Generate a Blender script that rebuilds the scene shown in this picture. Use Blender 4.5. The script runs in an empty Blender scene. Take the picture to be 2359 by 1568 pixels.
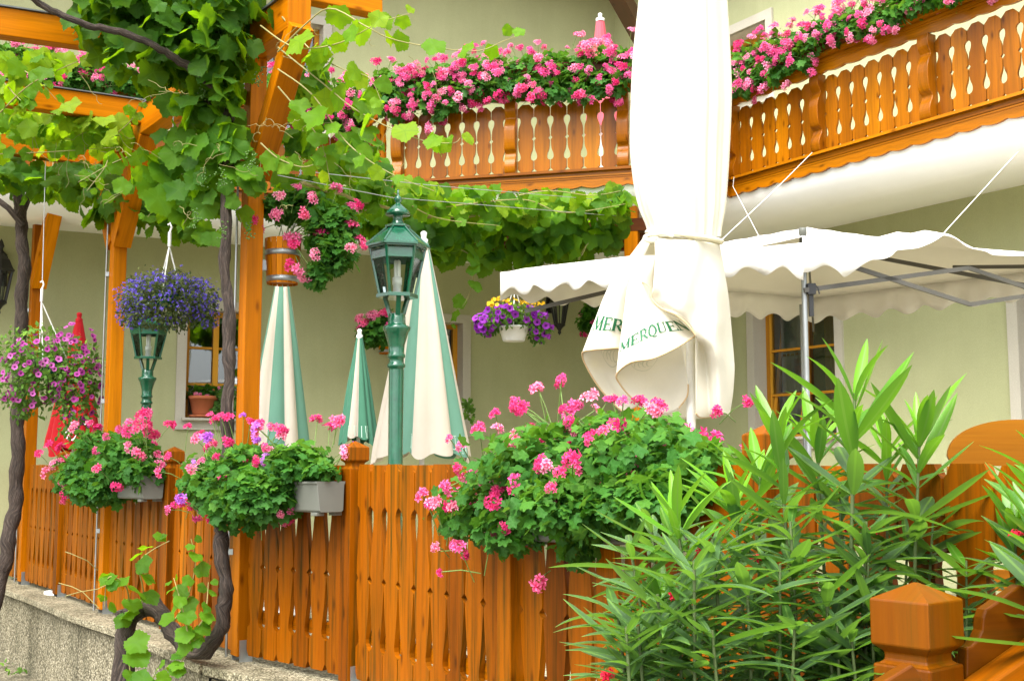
import bpy, math, random
import numpy as np
from mathutils import Vector
scene = bpy.context.scene
C = scene.collection
PI = math.pi
rnd = random.Random(7)
rng = np.random.default_rng(11)
V = Vector
# ------------------------------------------------------------------ camera model (used to survey where things stand)
EYE = 1.75
FX, CX, CY = 2700.0, 1179.0, 784.0
TILT = math.atan(286.0 / FX)
ct, st = math.cos(TILT), math.sin(TILT)
def ray(x, y):
    dx, dy = (x - CX) / FX, (CY - y) / FX
    return V((dx, ct - dy * st, st + dy * ct))
def P(x, y, D):
    r = ray(x, y); return V((0, 0, EYE)) + r * (D / r.y)
def Zp(x, y, z):
    r = ray(x, y); return V((0, 0, EYE)) + r * ((z - EYE) / r.z)
def onplane(x, y, a, b):
    """point where the sight line meets the upright plane through plan points a and b"""
    r = ray(x, y); n = V((-(b.y - a.y), b.x - a.x, 0))
    t = (n.x * a.x + n.y * a.y) / (n.x * r.x + n.y * r.y)
    return V((0, 0, EYE)) + r * t
# ------------------------------------------------------------------ objects
ORG = {}
def tag(o, label=None, cat=None, group=None, kind=None):
    if label: o['label'] = label
    if cat: o['category'] = cat
    if group: o['group'] = group
    if kind: o['kind'] = kind
    return o
def thing(name, label, cat, loc=(0, 0, 0), group=None):
    o = bpy.data.objects.new(name, None); C.objects.link(o)
    o.empty_display_size = 0.1
    o.location = loc; ORG[o.name] = V(loc)
    return tag(o, label, cat, group)
def link_mesh(name, me, parent=None):
    o = bpy.data.objects.new(name, me); C.objects.link(o)
    if parent is not None:
        o.parent = parent
        org = ORG[parent.name]
        co = np.empty(len(me.vertices) * 3, np.float32); me.vertices.foreach_get('co', co)
        co = (co.reshape(-1, 3) - np.array(org, np.float32)).ravel()
        me.vertices.foreach_set('co', co); ORG[o.name] = org
    else:
        ORG[o.name] = V((0, 0, 0))
    me.update()
    return o
class MB:
    def __init__(s): s.v = []; s.f = []; s.uv = []; s.mi = []; s.sm = []
    def poly(s, pts, uvs=None, mi=0, sm=False):
        i = len(s.v); s.v += [tuple(p) for p in pts]; s.f.append(tuple(range(i, i + len(pts))))
        s.uv.append(uvs or [(0, 0)] * len(pts)); s.mi.append(mi); s.sm.append(sm)
    def box(s, c, ax, h, grain=2, mi=0):
        """box at c with unit axes ax (three vectors) and half sizes h; grain = index of the axis along the fibres"""
        c = V(c); ax = [V(a) for a in ax]; o1, o2 = rnd.uniform(0, 50), rnd.uniform(0, 50)
        for k in range(3):
            a, b = [(1, 2), (2, 0), (0, 1)][k]
            for sg in (-1, 1):
                pts, uvs = [], []
                for (p, q) in ((-1, -1), (1, -1), (1, 1), (-1, 1)):
                    if sg < 0: p, q = q, p
                    pts.append(c + ax[k] * (sg * h[k]) + ax[a] * (p * h[a]) + ax[b] * (q * h[b]))
                    g = {a: p * h[a], b: q * h[b], k: sg * h[k]}
                    w = a if a != grain else b
                    if k == grain: w, gg = a, b
                    else: gg = grain
                    uvs.append((g[w] + o1 + k * 3.1 + sg, g[gg] + o2 if k != grain else g[gg] * .2 + o2))
                s.poly(pts, uvs, mi)
    def beam(s, a, b, w, h, up=(0, 0, 1), mi=0):
        a, b = V(a), V(b); d = (b - a); L = d.length; d.normalize()
        sx = d.cross(V(up)); sx.normalize(); u = sx.cross(d)
        s.box((a + b) / 2, (sx, u, d), (w / 2, h / 2, L / 2), 2, mi)
    def prism(s, out, o, ex, ey, ez, t, mi=0, grain=1, sm=False):
        """outline (list of 2-D points) in the plane o+ex,ey pushed out by t along ez"""
        o, ex, ey, ez = V(o), V(ex), V(ey), V(ez); r1, r2 = rnd.uniform(0, 50), rnd.uniform(0, 50)
        A = [o + ex * p[0] + ey * p[1] - ez * (t / 2) for p in out]; B = [p + ez * t for p in A]
        uv = [(p[0] + r1, p[1] + r2) if grain == 1 else (p[1] + r1, p[0] + r2) for p in out]
        s.poly(B, uv, mi); s.poly(A[::-1], uv[::-1], mi)
        n = len(out)
        for i in range(n):
            j = (i + 1) % n
            s.poly([A[i], A[j], B[j], B[i]], [uv[i], uv[j], (uv[j][0] + t, uv[j][1]), (uv[i][0] + t, uv[i][1])], mi, sm)
    def grid(s, pts, close_u=False, mi=0, sm=True, uvf=None, mif=None):
        """pts[row][col]"""
        R, K = len(pts), len(pts[0]); i0 = len(s.v)
        for r in pts: s.v += [tuple(p) for p in r]
        for r in range(R - 1):
            for k in range(K if close_u else K - 1):
                k2 = (k + 1) % K
                s.f.append((i0 + r * K + k, i0 + r * K + k2, i0 + (r + 1) * K + k2, i0 + (r + 1) * K + k))
                u = uvf or (lambda a, b: (b / K, a / R))
                s.uv.append([u(r, k), u(r, k + 1), u(r + 1, k + 1), u(r + 1, k)])
                s.mi.append(mif(r, k) if mif else mi); s.sm.append(sm)
    def tube(s, path, rad, seg=8, mi=0, caps=True, rough=0):
        path = [V(p) for p in path]; n = len(path)
        if not hasattr(rad, '__len__'): rad = [rad] * n
        rows = []; ref = V((0.31, 0.2, 0.93)); L = 0; Ls = []; o = rnd.uniform(0, 30)
        for i, p in enumerate(path):
            d = path[min(i + 1, n - 1)] - path[max(i - 1, 0)]
            if d.length < 1e-9: d = V((0, 0, 1))
            d.normalize()
            a = d.cross(ref)
            if a.length < .05: a = d.cross(V((1, 0, 0)))
            a.normalize(); b = d.cross(a); ref = b.cross(d) * 0 + ref
            rows.append([p + (a * math.cos(2 * PI * k / seg) + b * math.sin(2 * PI * k / seg)) * (rad[i] * (1 + (rough * (math.sin(k * 2.9 + .35 * math.sin(i * .21) * 3) * .6 + rnd.uniform(-.5, .5) + .5 * math.sin(i * .5 + k * 1.7)) if rough else 0))) for k in range(seg)])
            if i: L += (p - path[i - 1]).length
            Ls.append(L)
        s.grid(rows, True, mi, True, uvf=lambda r, k: (o + 2 * PI * rad[min(r, n - 1)] * k / seg, o + Ls[min(r, n - 1)]))
        if caps:
            s.poly(rows[0][::-1], None, mi); s.poly(rows[-1], None, mi)
    def lathe(s, prof, c, seg=24, mi=0, phase=0.0, sm=True, ax=None):
        c = V(c)
        ex, ey, ez = ax or (V((1, 0, 0)), V((0, 1, 0)), V((0, 0, 1)))
        s.grid([[c + ex * (r * math.cos(phase + 2 * PI * k / seg)) + ey * (r * math.sin(phase + 2 * PI * k / seg)) + ez * z for k in range(seg)] for r, z in prof], True, mi, sm,
               uvf=lambda a, b: (prof[min(a, len(prof) - 1)][0] * 6.28 * b / seg, prof[min(a, len(prof) - 1)][1]))
    def build(s, name, mats, parent=None, bevel=0, solid=0, subd=0):
        me = bpy.data.meshes.new(name)
        me.from_pydata(s.v, [], s.f)
        for m in (mats if isinstance(mats, (list, tuple)) else [mats]): me.materials.append(m)
        me.polygons.foreach_set('material_index', s.mi); me.polygons.foreach_set('use_smooth', s.sm)
        uvl = me.uv_layers.new(name='UVMap')
        uvl.data.foreach_set('uv', np.array([c for f in s.uv for c in f], np.float32).ravel())
        if bevel:
            import bmesh
            bm = bmesh.new(); bm.from_mesh(me); bmesh.ops.remove_doubles(bm, verts=bm.verts, dist=2e-5); bm.to_mesh(me); bm.free()
        o = link_mesh(name, me, parent)
        if subd:
            m = o.modifiers.new('sub', 'SUBSURF'); m.levels = m.render_levels = subd
        if solid:
            m = o.modifiers.new('solid', 'SOLIDIFY'); m.thickness = solid; m.offset = 0
        if bevel:
            m = o.modifiers.new('bevel', 'BEVEL'); m.width = bevel; m.segments = 2; m.limit_method = 'ANGLE'; m.angle_limit = math.radians(40)
        return o
def cat(pts, n):
    """Catmull-Rom through pts, n samples"""
    pts = [V(p) for p in pts]; m = len(pts) - 1; out = []
    for i in range(n):
        t = i / (n - 1) * m; k = min(int(t), m - 1); t -= k
        p0, p1, p2, p3 = pts[max(k - 1, 0)], pts[k], pts[k + 1], pts[min(k + 2, m)]
        out.append(p1 * 1.0 + ((p2 - p0) * t + (p0 * 2 - p1 * 5 + p2 * 4 - p3) * t * t + (p1 * 3 - p0 - p2 * 3 + p3) * t ** 3) * .5)
    return out
def loft(rows, nu, nv):
    R = [cat(r, nu) for r in rows]
    cols = [cat([r[i] for r in R], nv) for i in range(nu)]
    return [[cols[i][j] for i in range(nu)] for j in range(nv)]
# ------------------------------------------------------------------ scattered leaves and petals in one mesh of a plant part
def norm(a): return a / np.maximum(np.linalg.norm(a, axis=-1, keepdims=True), 1e-9)
def scatter(name, mats, tm, pos, tip, nor, size, parent, rv=None, rv2=None):
    n = len(pos)
    if n == 0: return None
    pos = np.asarray(pos, np.float32); tip = norm(np.asarray(tip, np.float32)); nor = np.asarray(nor, np.float32)
    nor = norm(nor - tip * (nor * tip).sum(1, keepdims=True)); b = np.cross(tip, nor)
    size = np.asarray(size, np.float32)
    if size.ndim == 1: size = np.stack([size, size, size], 1)
    tv = np.asarray(tm['v'], np.float32); m = len(tv)
    vv = pos[:, None, :] + (b * size[:, :1])[:, None, :] * tv[None, :, :1] + (tip * size[:, 1:2])[:, None, :] * tv[None, :, 1:2] + (nor * size[:, 2:])[:, None, :] * tv[None, :, 2:]
    lens = np.array([len(f) for f in tm['f']], np.int32); fl = np.array([i for f in tm['f'] for i in f], np.int32)
    loops = (fl[None, :] + (np.arange(n, dtype=np.int32) * m)[:, None]).ravel()
    tot = np.tile(lens, n); start = np.concatenate([[0], np.cumsum(tot)[:-1]]).astype(np.int32)
    me = bpy.data.meshes.new(name)
    me.vertices.add(n * m); me.vertices.foreach_set('co', vv.ravel())
    me.loops.add(len(loops)); me.loops.foreach_set('vertex_index', loops)
    me.polygons.add(len(tot)); me.polygons.foreach_set('loop_start', start)
    for q in (mats if isinstance(mats, (list, tuple)) else [mats]): me.materials.append(q)
    if 'mi' in tm: me.polygons.foreach_set('material_index', np.tile(np.array(tm['mi'], np.int32), n))
    me.polygons.foreach_set('use_smooth', np.full(len(tot), bool(tm.get('smooth', True))))
    me.update(calc_edges=True)
    uvl = me.uv_layers.new(name='UVMap')
    uv = np.asarray(tm.get('uv', tv[:, :2]), np.float32)
    uvl.data.foreach_set('uv', np.tile(uv[fl], (n, 1)).ravel())
    a = me.attributes.new('rnd', 'FLOAT', 'POINT')
    rv = rng.random(n) if rv is None else np.clip(np.asarray(rv), 0, 1)
    a.data.foreach_set('value', np.repeat(rv.astype(np.float32), m))
    me.validate()
    return link_mesh(name, me, parent)
def fan(out, z, ringf=.55, zc=0.0, zr=None, y0=0.0):
    """leaf from a closed outline: rim, inner ring and a centre at (0,y0)"""
    n = len(out)
    v = [(0, y0, zc)] + [(x * ringf, y0 + (y - y0) * ringf, z(x * ringf, y0 + (y - y0) * ringf)) for x, y in out] + [(x, y, z(x, y)) for x, y in out]
    f = []
    for i in range(n):
        j = (i + 1) % n
        f.append((0, 1 + i, 1 + j)); f.append((1 + i, 1 + n + i, 1 + n + j, 1 + j))
    return dict(v=v, f=f)
def vine_leaf(seed):
    r = random.Random(seed); out = []
    # polar outline about the petiole point, angle 0 = tip; three lobes, toothed
    n = 38; la = r.uniform(.10, .24); lb = r.uniform(.16, .30)
    for i in range(n):
        a = -2.8 + 5.6 * i / (n - 1)
        lobe = .72 + lb * math.exp(-(a / .38) ** 2) + la * math.exp(-((abs(a) - 1.08) / .36) ** 2) + .05 * math.exp(-((abs(a) - 2.1) / .4) ** 2)
        lobe *= (1 + (.055 if i % 2 else -.05) + r.uniform(-.025, .025))
        if abs(a) > 2.5: lobe *= .80
        out.append((math.sin(a) * lobe, math.cos(a) * lobe))
    k1, k2, k3 = r.uniform(-.05, .25), r.uniform(.05, .35), r.uniform(-.2, .2)
    z = lambda x, y: -k1 * x * x - k2 * y * abs(y) * .6 + k3 * x * y + .16 * abs(x) - .10 * math.sin(4 * math.atan2(x, y + 1e-6)) * (x * x + y * y)
    t = fan(out, z); return t
def ger_leaf(seed):
    r = random.Random(seed); out = []; n = 20
    for i in range(n):
        a = -2.7 + 5.4 * i / (n - 1)
        rr = .82 + .16 * math.cos(a * 2 * PI / 1.08) + r.uniform(-.06, .06)
        out.append((math.sin(a) * rr, math.cos(a) * rr))
    c = r.uniform(.0, .3)
    return fan(out, lambda x, y: c * (x * x + y * y) - .12 * math.cos(5.8 * math.atan2(x, y + 1e-6)) * (x * x + y * y) - r.uniform(0, .02), .5)
def blade(nseg=6, w=.11, bend=.18, fold=.03):
    """long narrow leaf along +Y, length 1"""
    v, f, uv = [], [], []
    for i in range(nseg + 1):
        t = i / nseg; ww = w * (math.sin(PI * min(1, t * .93 + .05)) ** .8) if i < nseg else .004
        z = -bend * t * t
        v += [(-ww, t, z + fold * ww / w), (0, t, z), (ww, t, z + fold * ww / w)]; uv += [(-ww / w, t), (0, t), (ww / w, t)]
    for i in range(nseg):
        a = i * 3; f += [(a, a + 1, a + 4, a + 3), (a + 1, a + 2, a + 5, a + 4)]
    return dict(v=v, f=f, uv=uv)
def umbel(seed, nf=11, pet=5, spread=1.0):
    """flower head of many five-petalled florets round +Y; unit radius"""
    r = random.Random(seed); v, f, uv = [], [], []
    for k in range(nf):
        th = r.uniform(0, 2 * PI); ph = math.acos(1 - r.random() * spread)
        d = V((math.sin(ph) * math.cos(th), math.cos(ph), math.sin(ph) * math.sin(th)))
        c = d * r.uniform(.25, .85); c.y *= .7; d = (d + V((r.uniform(-.5, .5), r.uniform(-.2, .6), r.uniform(-.5, .5)))).normalized(); a = d.orthogonal().normalized(); b = d.cross(a); s = r.uniform(.42, .62); ph0 = r.uniform(0, 6)
        for p in range(pet):
            g = ph0 + p * 2 * PI / pet + r.uniform(-.12, .12); e = a * math.cos(g) + b * math.sin(g); q = d.cross(e)
            i = len(v); w = s * .26
            pts = [c - d * .05, c + e * s * .55 + q * w + d * s * .22, c + e * s + d * s * r.uniform(-.05, .2), c + e * s * .55 - q * w + d * s * .22]
            v += [tuple(x) for x in pts]; uv += [(0, 0), (.6, .5), (1, .5), (.6, .5)]; f.append((i, i + 1, i + 2, i + 3))
    return dict(v=v, f=f, uv=uv, smooth=False)
def trumpet(lobes=5):
    """round petunia flower facing +Z"""
    n = 10; v = [(0, 0, -.55)]; uv = [(0, 0)]
    for i in range(n):
        a = 2 * PI * i / n; v.append((.35 * math.cos(a), .35 * math.sin(a), -.08)); uv.append((.4, 0))
    for i in range(n):
        a = 2 * PI * i / n; q = 1 if i % 2 else .88; v.append((q * math.cos(a), q * math.sin(a), .02 + (.06 if i % 2 else -.05))); uv.append((1, 0))
    f = []
    for i in range(n):
        j = (i + 1) % n; f += [(0, 1 + i, 1 + j), (1 + i, 1 + n + i, 1 + n + j, 1 + j)]
    return dict(v=v, f=f, uv=uv)
def blobs_sample(blobs, n, surf=3.2, front=0.0):
    """blobs: (x, y, D, rx, ry, rd) -> positions, outward directions"""
    w = np.array([b[3] * b[4] * (b[6] if len(b) > 6 else 1) for b in blobs], float); w /= w.sum()
    pos, dr = [], []
    for b in blobs_cycle(blobs, w, n):
        c = P(b[0], b[1], b[2]); rx, rz, ry = b[3] * b[2] / FX, b[4] * b[2] / FX, b[5]
        while True:
            d = rng.normal(size=3); d /= np.linalg.norm(d)
            if d[1] < .75 or rng.random() < 1 - front: break
        q = rng.random() ** (1 / surf) * (1.0 if rng.random() > .16 else rng.uniform(1.0, 1.32))
        pos.append((c.x + d[0] * rx * q, c.y + d[1] * ry * q, c.z + d[2] * rz * q)); dr.append(d)
    return np.array(pos, np.float32), np.array(dr, np.float32)
def blobs_cycle(blobs, w, n):
    idx = rng.choice(len(blobs), n, p=w)
    return [blobs[i] for i in idx]
SUN_AZ, SUN, SUN_ANG, SKY, EXPO = 208, 1.45, 45, .11, 2.3
# ------------------------------------------------------------------ materials
def nodes(name):
    m = bpy.data.materials.new(name); m.use_nodes = True; nt = m.node_tree
    return m, nt, nt.nodes, nt.links, nt.nodes['Principled BSDF']
def ramp(N, stops):
    r = N.new('ShaderNodeValToRGB'); e = r.color_ramp.elements
    e[0].position, e[0].color = stops[0][0], (*stops[0][1], 1); e[1].position, e[1].color = stops[-1][0], (*stops[-1][1], 1)
    for p, c in stops[1:-1]:
        q = e.new(p); q.color = (*c, 1)
    return r
def noise(N, L, vec, scale, detail=4, rough=.6, dist=0):
    n = N.new('ShaderNodeTexNoise'); n.inputs['Scale'].default_value = scale; n.inputs['Detail'].default_value = detail
    n.inputs['Roughness'].default_value = rough; n.inputs['Distortion'].default_value = dist
    if vec is not None: L.new(vec, n.inputs['Vector'])
    return n
def mapping(N, L, src, sc):
    mp = N.new('ShaderNodeMapping'); mp.inputs['Scale'].default_value = sc; L.new(src, mp.inputs['Vector']); return mp.outputs['Vector']
def mix(N, L, a, b, fac, mode='MIX'):
    m = N.new('ShaderNodeMix'); m.data_type = 'RGBA'; m.blend_type = mode
    for s, x in ((m.inputs[6], a), (m.inputs[7], b), (m.inputs[0], fac)):
        if hasattr(x, 'is_output') or hasattr(x, 'links'): L.new(x, s)
        else: s.default_value = (*x, 1) if hasattr(x, '__len__') else x
    return m.outputs[2]
def bump(N, L, h, strength, dist=.01):
    b = N.new('ShaderNodeBump'); b.inputs['Strength'].default_value = strength; b.inputs['Distance'].default_value = dist
    L.new(h, b.inputs['Height']); return b.outputs['Normal']
def wood(name, light, dark, rough=.38, weather=.35, spec=.06, coat=.04):
    m, nt, N, L, B = nodes(name)
    uv = N.new('ShaderNodeUVMap'); uv.uv_map = 'UVMap'
    g1 = noise(N, L, mapping(N, L, uv.outputs[0], (55, 2.2, 1)), 1.0, 5, .65, .6)
    g2 = noise(N, L, mapping(N, L, uv.outputs[0], (6, .5, 1)), 1.0, 3, .5, .4)
    r1 = ramp(N, [(.3, dark), (.52, tuple((a + b) / 2 for a, b in zip(light, dark))), (.72, light)]); L.new(g1.outputs['Fac'], r1.inputs[0])
    r2 = ramp(N, [(.3, tuple(c * .62 for c in light)), (.7, light)]); L.new(g2.outputs['Fac'], r2.inputs[0])
    c = mix(N, L, r1.outputs[0], r2.outputs[0], .6)
    # knots
    vo = N.new('ShaderNodeTexVoronoi'); vo.inputs['Scale'].default_value = 1.0; vo.voronoi_dimensions = '2D'
    L.new(mapping(N, L, uv.outputs[0], (7, 2.6, 1)), vo.inputs['Vector'])
    kr = ramp(N, [(.03, (1, 1, 1)), (.085, (.35, .35, .35)), (.13, (0, 0, 0))]); L.new(vo.outputs['Distance'], kr.inputs[0])
    vsp = N.new('ShaderNodeSeparateColor'); L.new(vo.outputs['Color'], vsp.inputs[0]); c = mix(N, L, c, tuple(d * .4 for d in dark), math2(N, L, 'MULTIPLY', kr.outputs[0], math2(N, L, 'MULTIPLY', math2(N, L, 'GREATER_THAN', vsp.outputs[0], .5), .75)))
    # dark weather streaks along the fibres
    g3 = noise(N, L, mapping(N, L, uv.outputs[0], (28, 1.1, 1)), 1.0, 6, .7, .2)
    wr = ramp(N, [(.47, (0, 0, 0)), (.68, (weather,) * 3)]); L.new(g3.outputs['Fac'], wr.inputs[0])
    c = mix(N, L, c, (.05, .03, .002), wr.outputs[0])
    g4 = noise(N, L, mapping(N, L, uv.outputs[0], (1.7, .12, 1)), 1.0, 2, .5); tr_ = ramp(N, [(.32, (.52, .47, .42)), (.5, (.92, .92, .9)), (.68, (1.22, 1.34, 1.4))]); L.new(g4.outputs['Fac'], tr_.inputs[0]); c = mix(N, L, c, tr_.outputs[0], 1.0, 'MULTIPLY')
    L.new(c, B.inputs['Base Color']); B.inputs['Roughness'].default_value = rough
    B.inputs['Coat Weight'].default_value = coat; B.inputs['Coat Roughness'].default_value = .18
    B.inputs['Specular IOR Level'].default_value = spec
    L.new(bump(N, L, g1.outputs['Fac'], .25, .002), B.inputs['Normal'])
    return m
def leafmat(name, stops, trans=(.35, .5, .03), tw=.4, rough=.42, veins=None, vfreq=2.5, mid=None, spec=.10):
    m, nt, N, L, B = nodes(name)
    at = N.new('ShaderNodeAttribute'); at.attribute_name = 'rnd'
    r = ramp(N, stops); L.new(at.outputs['Fac'], r.inputs[0]); c = r.outputs[0]
    geo = N.new('ShaderNodeNewGeometry')
    nz = noise(N, L, None, 3.0, 3); tcc = N.new('ShaderNodeTexCoord'); L.new(mapping(N, L, tcc.outputs['Object'], (5, 5, 5)), nz.inputs['Vector'])
    c = mix(N, L, c, tuple(x * 1.5 for x in stops[-1][1]), mulv(N, L, nz.outputs['Fac'], .14))
    if veins or mid:
        uv = N.new('ShaderNodeUVMap'); uv.uv_map = 'UVMap'; sp = N.new('ShaderNodeSeparateXYZ'); L.new(uv.outputs[0], sp.inputs[0])
        if veins:
            an = math2(N, L, 'ARCTAN2', sp.outputs[0], sp.outputs[1]); s = math2(N, L, 'SINE', math2(N, L, 'MULTIPLY', an, vfreq), None)
            a = math2(N, L, 'ABSOLUTE', s, None)
            rad = math2(N, L, 'SQRT', math2(N, L, 'ADD', math2(N, L, 'MULTIPLY', sp.outputs[0], sp.outputs[0]), math2(N, L, 'MULTIPLY', sp.outputs[1], sp.outputs[1])), None)
            d = math2(N, L, 'MULTIPLY', a, rad); f = math2(N, L, 'LESS_THAN', d, .055)
            c = mix(N, L, c, veins, mulv(N, L, f, .45))
        else:
            f = math2(N, L, 'LESS_THAN', math2(N, L, 'ABSOLUTE', sp.outputs[0], None), .13); c = mix(N, L, c, mid, mulv(N, L, f, .8))
    # paler, duller under side
    c2 = mix(N, L, c, tuple(x * 1.5 + .02 for x in stops[0][1]), mulv(N, L, geo.outputs['Backfacing'], .5))
    L.new(c2, B.inputs['Base Color']); B.inputs['Roughness'].default_value = rough; B.inputs['Specular IOR Level'].default_value = spec
    t = N.new('ShaderNodeBsdfTranslucent'); L.new(mix(N, L, c, trans, .55), t.inputs['Color'])
    ms = N.new('ShaderNodeMixShader'); ms.inputs[0].default_value = tw
    L.new(B.outputs[0], ms.inputs[1]); L.new(t.outputs[0], ms.inputs[2])
    L.new(ms.outputs[0], N['Material Output'].inputs['Surface'])
    return m
def math2(N, L, op, a, b):
    n = N.new('ShaderNodeMath'); n.operation = op
    for s, x in ((n.inputs[0], a), (n.inputs[1], b)):
        if x is None: continue
        if hasattr(x, 'links'): L.new(x, s)
        else: s.default_value = x
    return n.outputs[0]
def mulv(N, L, a, k): return math2(N, L, 'MULTIPLY', a, k)
def petal(name, stops, heart=None, tw=.3):
    m, nt, N, L, B = nodes(name)
    at = N.new('ShaderNodeAttribute'); at.attribute_name = 'rnd'
    r = ramp(N, stops); L.new(at.outputs['Fac'], r.inputs[0]); c = r.outputs[0]
    uv = N.new('ShaderNodeUVMap'); uv.uv_map = 'UVMap'; sp = N.new('ShaderNodeSeparateXYZ'); L.new(uv.outputs[0], sp.inputs[0])
    if heart:
        hr = ramp(N, [(.15, (1, 1, 1)), (.55, (0, 0, 0))]); L.new(sp.outputs[0], hr.inputs[0]); c = mix(N, L, c, heart, hr.outputs[0])
    L.new(c, B.inputs['Base Color']); B.inputs['Roughness'].default_value = .6; B.inputs['Specular IOR Level'].default_value = .2
    t = N.new('ShaderNodeBsdfTranslucent'); L.new(c, t.inputs['Color'])
    ms = N.new('ShaderNodeMixShader'); ms.inputs[0].default_value = tw
    L.new(B.outputs[0], ms.inputs[1]); L.new(t.outputs[0], ms.inputs[2]); L.new(ms.outputs[0], N['Material Output'].inputs['Surface'])
    return m
def plain(name, col, rough=.5, metal=0, spec=.5, var=.12, scale=6, bmp=0, bscale=60, coat=0):
    m, nt, N, L, B = nodes(name); tc = N.new('ShaderNodeTexCoord')
    n1 = noise(N, L, tc.outputs['Object'], scale, 6, .65)
    r = ramp(N, [(.25, tuple(c * (1 - var) for c in col)), (.75, tuple(min(1, c * (1 + var)) for c in col))]); L.new(n1.outputs['Fac'], r.inputs[0])
    L.new(r.outputs[0], B.inputs['Base Color']); B.inputs['Roughness'].default_value = rough; B.inputs['Metallic'].default_value = metal
    B.inputs['Specular IOR Level'].default_value = spec; B.inputs['Coat Weight'].default_value = coat; B.inputs['Coat Roughness'].default_value = .08
    if bmp:
        n2 = noise(N, L, tc.outputs['Object'], bscale, 3, .6); L.new(bump(N, L, n2.outputs['Fac'], bmp, .01), B.inputs['Normal'])
    return m
def cloth(name, col, tw=.35, tcol=None, var=.05):
    m, nt, N, L, B = nodes(name); tc = N.new('ShaderNodeTexCoord')
    n1 = noise(N, L, tc.outputs['Object'], 4, 5, .6)
    r = ramp(N, [(.3, tuple(c * (1 - var) for c in col)), (.7, col)]); L.new(n1.outputs['Fac'], r.inputs[0])
    L.new(r.outputs[0], B.inputs['Base Color']); B.inputs['Roughness'].default_value = .75; B.inputs['Specular IOR Level'].default_value = .2
    B.inputs['Sheen Weight'].default_value = .1
    n2 = noise(N, L, tc.outputs['Object'], 16, 4, .55, .5); L.new(bump(N, L, n2.outputs['Fac'], .15, .02), B.inputs['Normal'])
    t = N.new('ShaderNodeBsdfTranslucent'); t.inputs['Color'].default_value = (*(tcol or col), 1)
    ms = N.new('ShaderNodeMixShader'); ms.inputs[0].default_value = tw
    L.new(B.outputs[0], ms.inputs[1]); L.new(t.outputs[0], ms.inputs[2]); L.new(ms.outputs[0], N['Material Output'].inputs['Surface'])
    return m
def bark(name):
    m, nt, N, L, B = nodes(name); uv = N.new('ShaderNodeUVMap'); uv.uv_map = 'UVMap'
    n = noise(N, L, mapping(N, L, uv.outputs[0], (90, 9, 1)), 1, 6, .7, .8)
    r = ramp(N, [(.32, (.012, .008, .006)), (.52, (.07, .047, .034)), (.76, (.22, .165, .13))]); L.new(n.outputs['Fac'], r.inputs[0])
    L.new(r.outputs[0], B.inputs['Base Color']); B.inputs['Roughness'].default_value = .9
    L.new(bump(N, L, n.outputs['Fac'], 1.0, .05), B.inputs['Normal']); return m
def gravel(name, k=1.0, scale=95):
    m, nt, N, L, B = nodes(name); tc = N.new('ShaderNodeTexCoord')
    vo = N.new('ShaderNodeTexVoronoi'); vo.inputs['Scale'].default_value = scale; L.new(tc.outputs['Object'], vo.inputs['Vector'])
    r = ramp(N, [(0, (.16 * k, .145 * k, .10 * k)), (.45, (.34 * k, .31 * k, .22 * k)), (1, (.52 * k, .48 * k, .38 * k))])
    sp = N.new('ShaderNodeSeparateColor'); L.new(vo.outputs['Color'], sp.inputs[0]); L.new(sp.outputs[0], r.inputs[0])
    dr = ramp(N, [(.25, (1, 1, 1)), (.75, (.35, .33, .28))]); L.new(vo.outputs['Distance'], dr.inputs[0])
    c = mix(N, L, r.outputs[0], dr.outputs[0], 1.0, 'MULTIPLY')
    n1 = noise(N, L, mapping(N, L, tc.outputs['Object'], (1.6, 1.6, .5)), 2.3, 6, .7); d = ramp(N, [(.34, (.42, .42, .33)), (.5, (.82, .80, .72)), (.66, (1.1, 1.08, 1.0))]); L.new(n1.outputs['Fac'], d.inputs[0])
    c = mix(N, L, c, d.outputs[0], 1.0, 'MULTIPLY')
    L.new(c, B.inputs['Base Color']); B.inputs['Roughness'].default_value = .9
    inv = math2(N, L, 'SUBTRACT', 1.0, vo.outputs['Distance']); L.new(bump(N, L, inv, .8, .008), B.inputs['Normal']); return m
def glassmat(name, dark=False):
    m, nt, N, L, B = nodes(name); N.remove(B)
    g = N.new('ShaderNodeBsdfGlossy'); g.inputs['Roughness'].default_value = .02; g.inputs['Color'].default_value = (.9, .95, .95, 1)
    t = N.new('ShaderNodeBsdfTransparent'); t.inputs['Color'].default_value = (.88, .92, .9, 1)
    lw = N.new('ShaderNodeFresnel'); lw.inputs['IOR'].default_value = 2.3 if dark else 1.35
    ms = N.new('ShaderNodeMixShader'); L.new(lw.outputs[0], ms.inputs[0]); L.new(t.outputs[0], ms.inputs[1]); L.new(g.outputs[0], ms.inputs[2])
    L.new(ms.outputs[0], N['Material Output'].inputs['Surface']); return m
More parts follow.
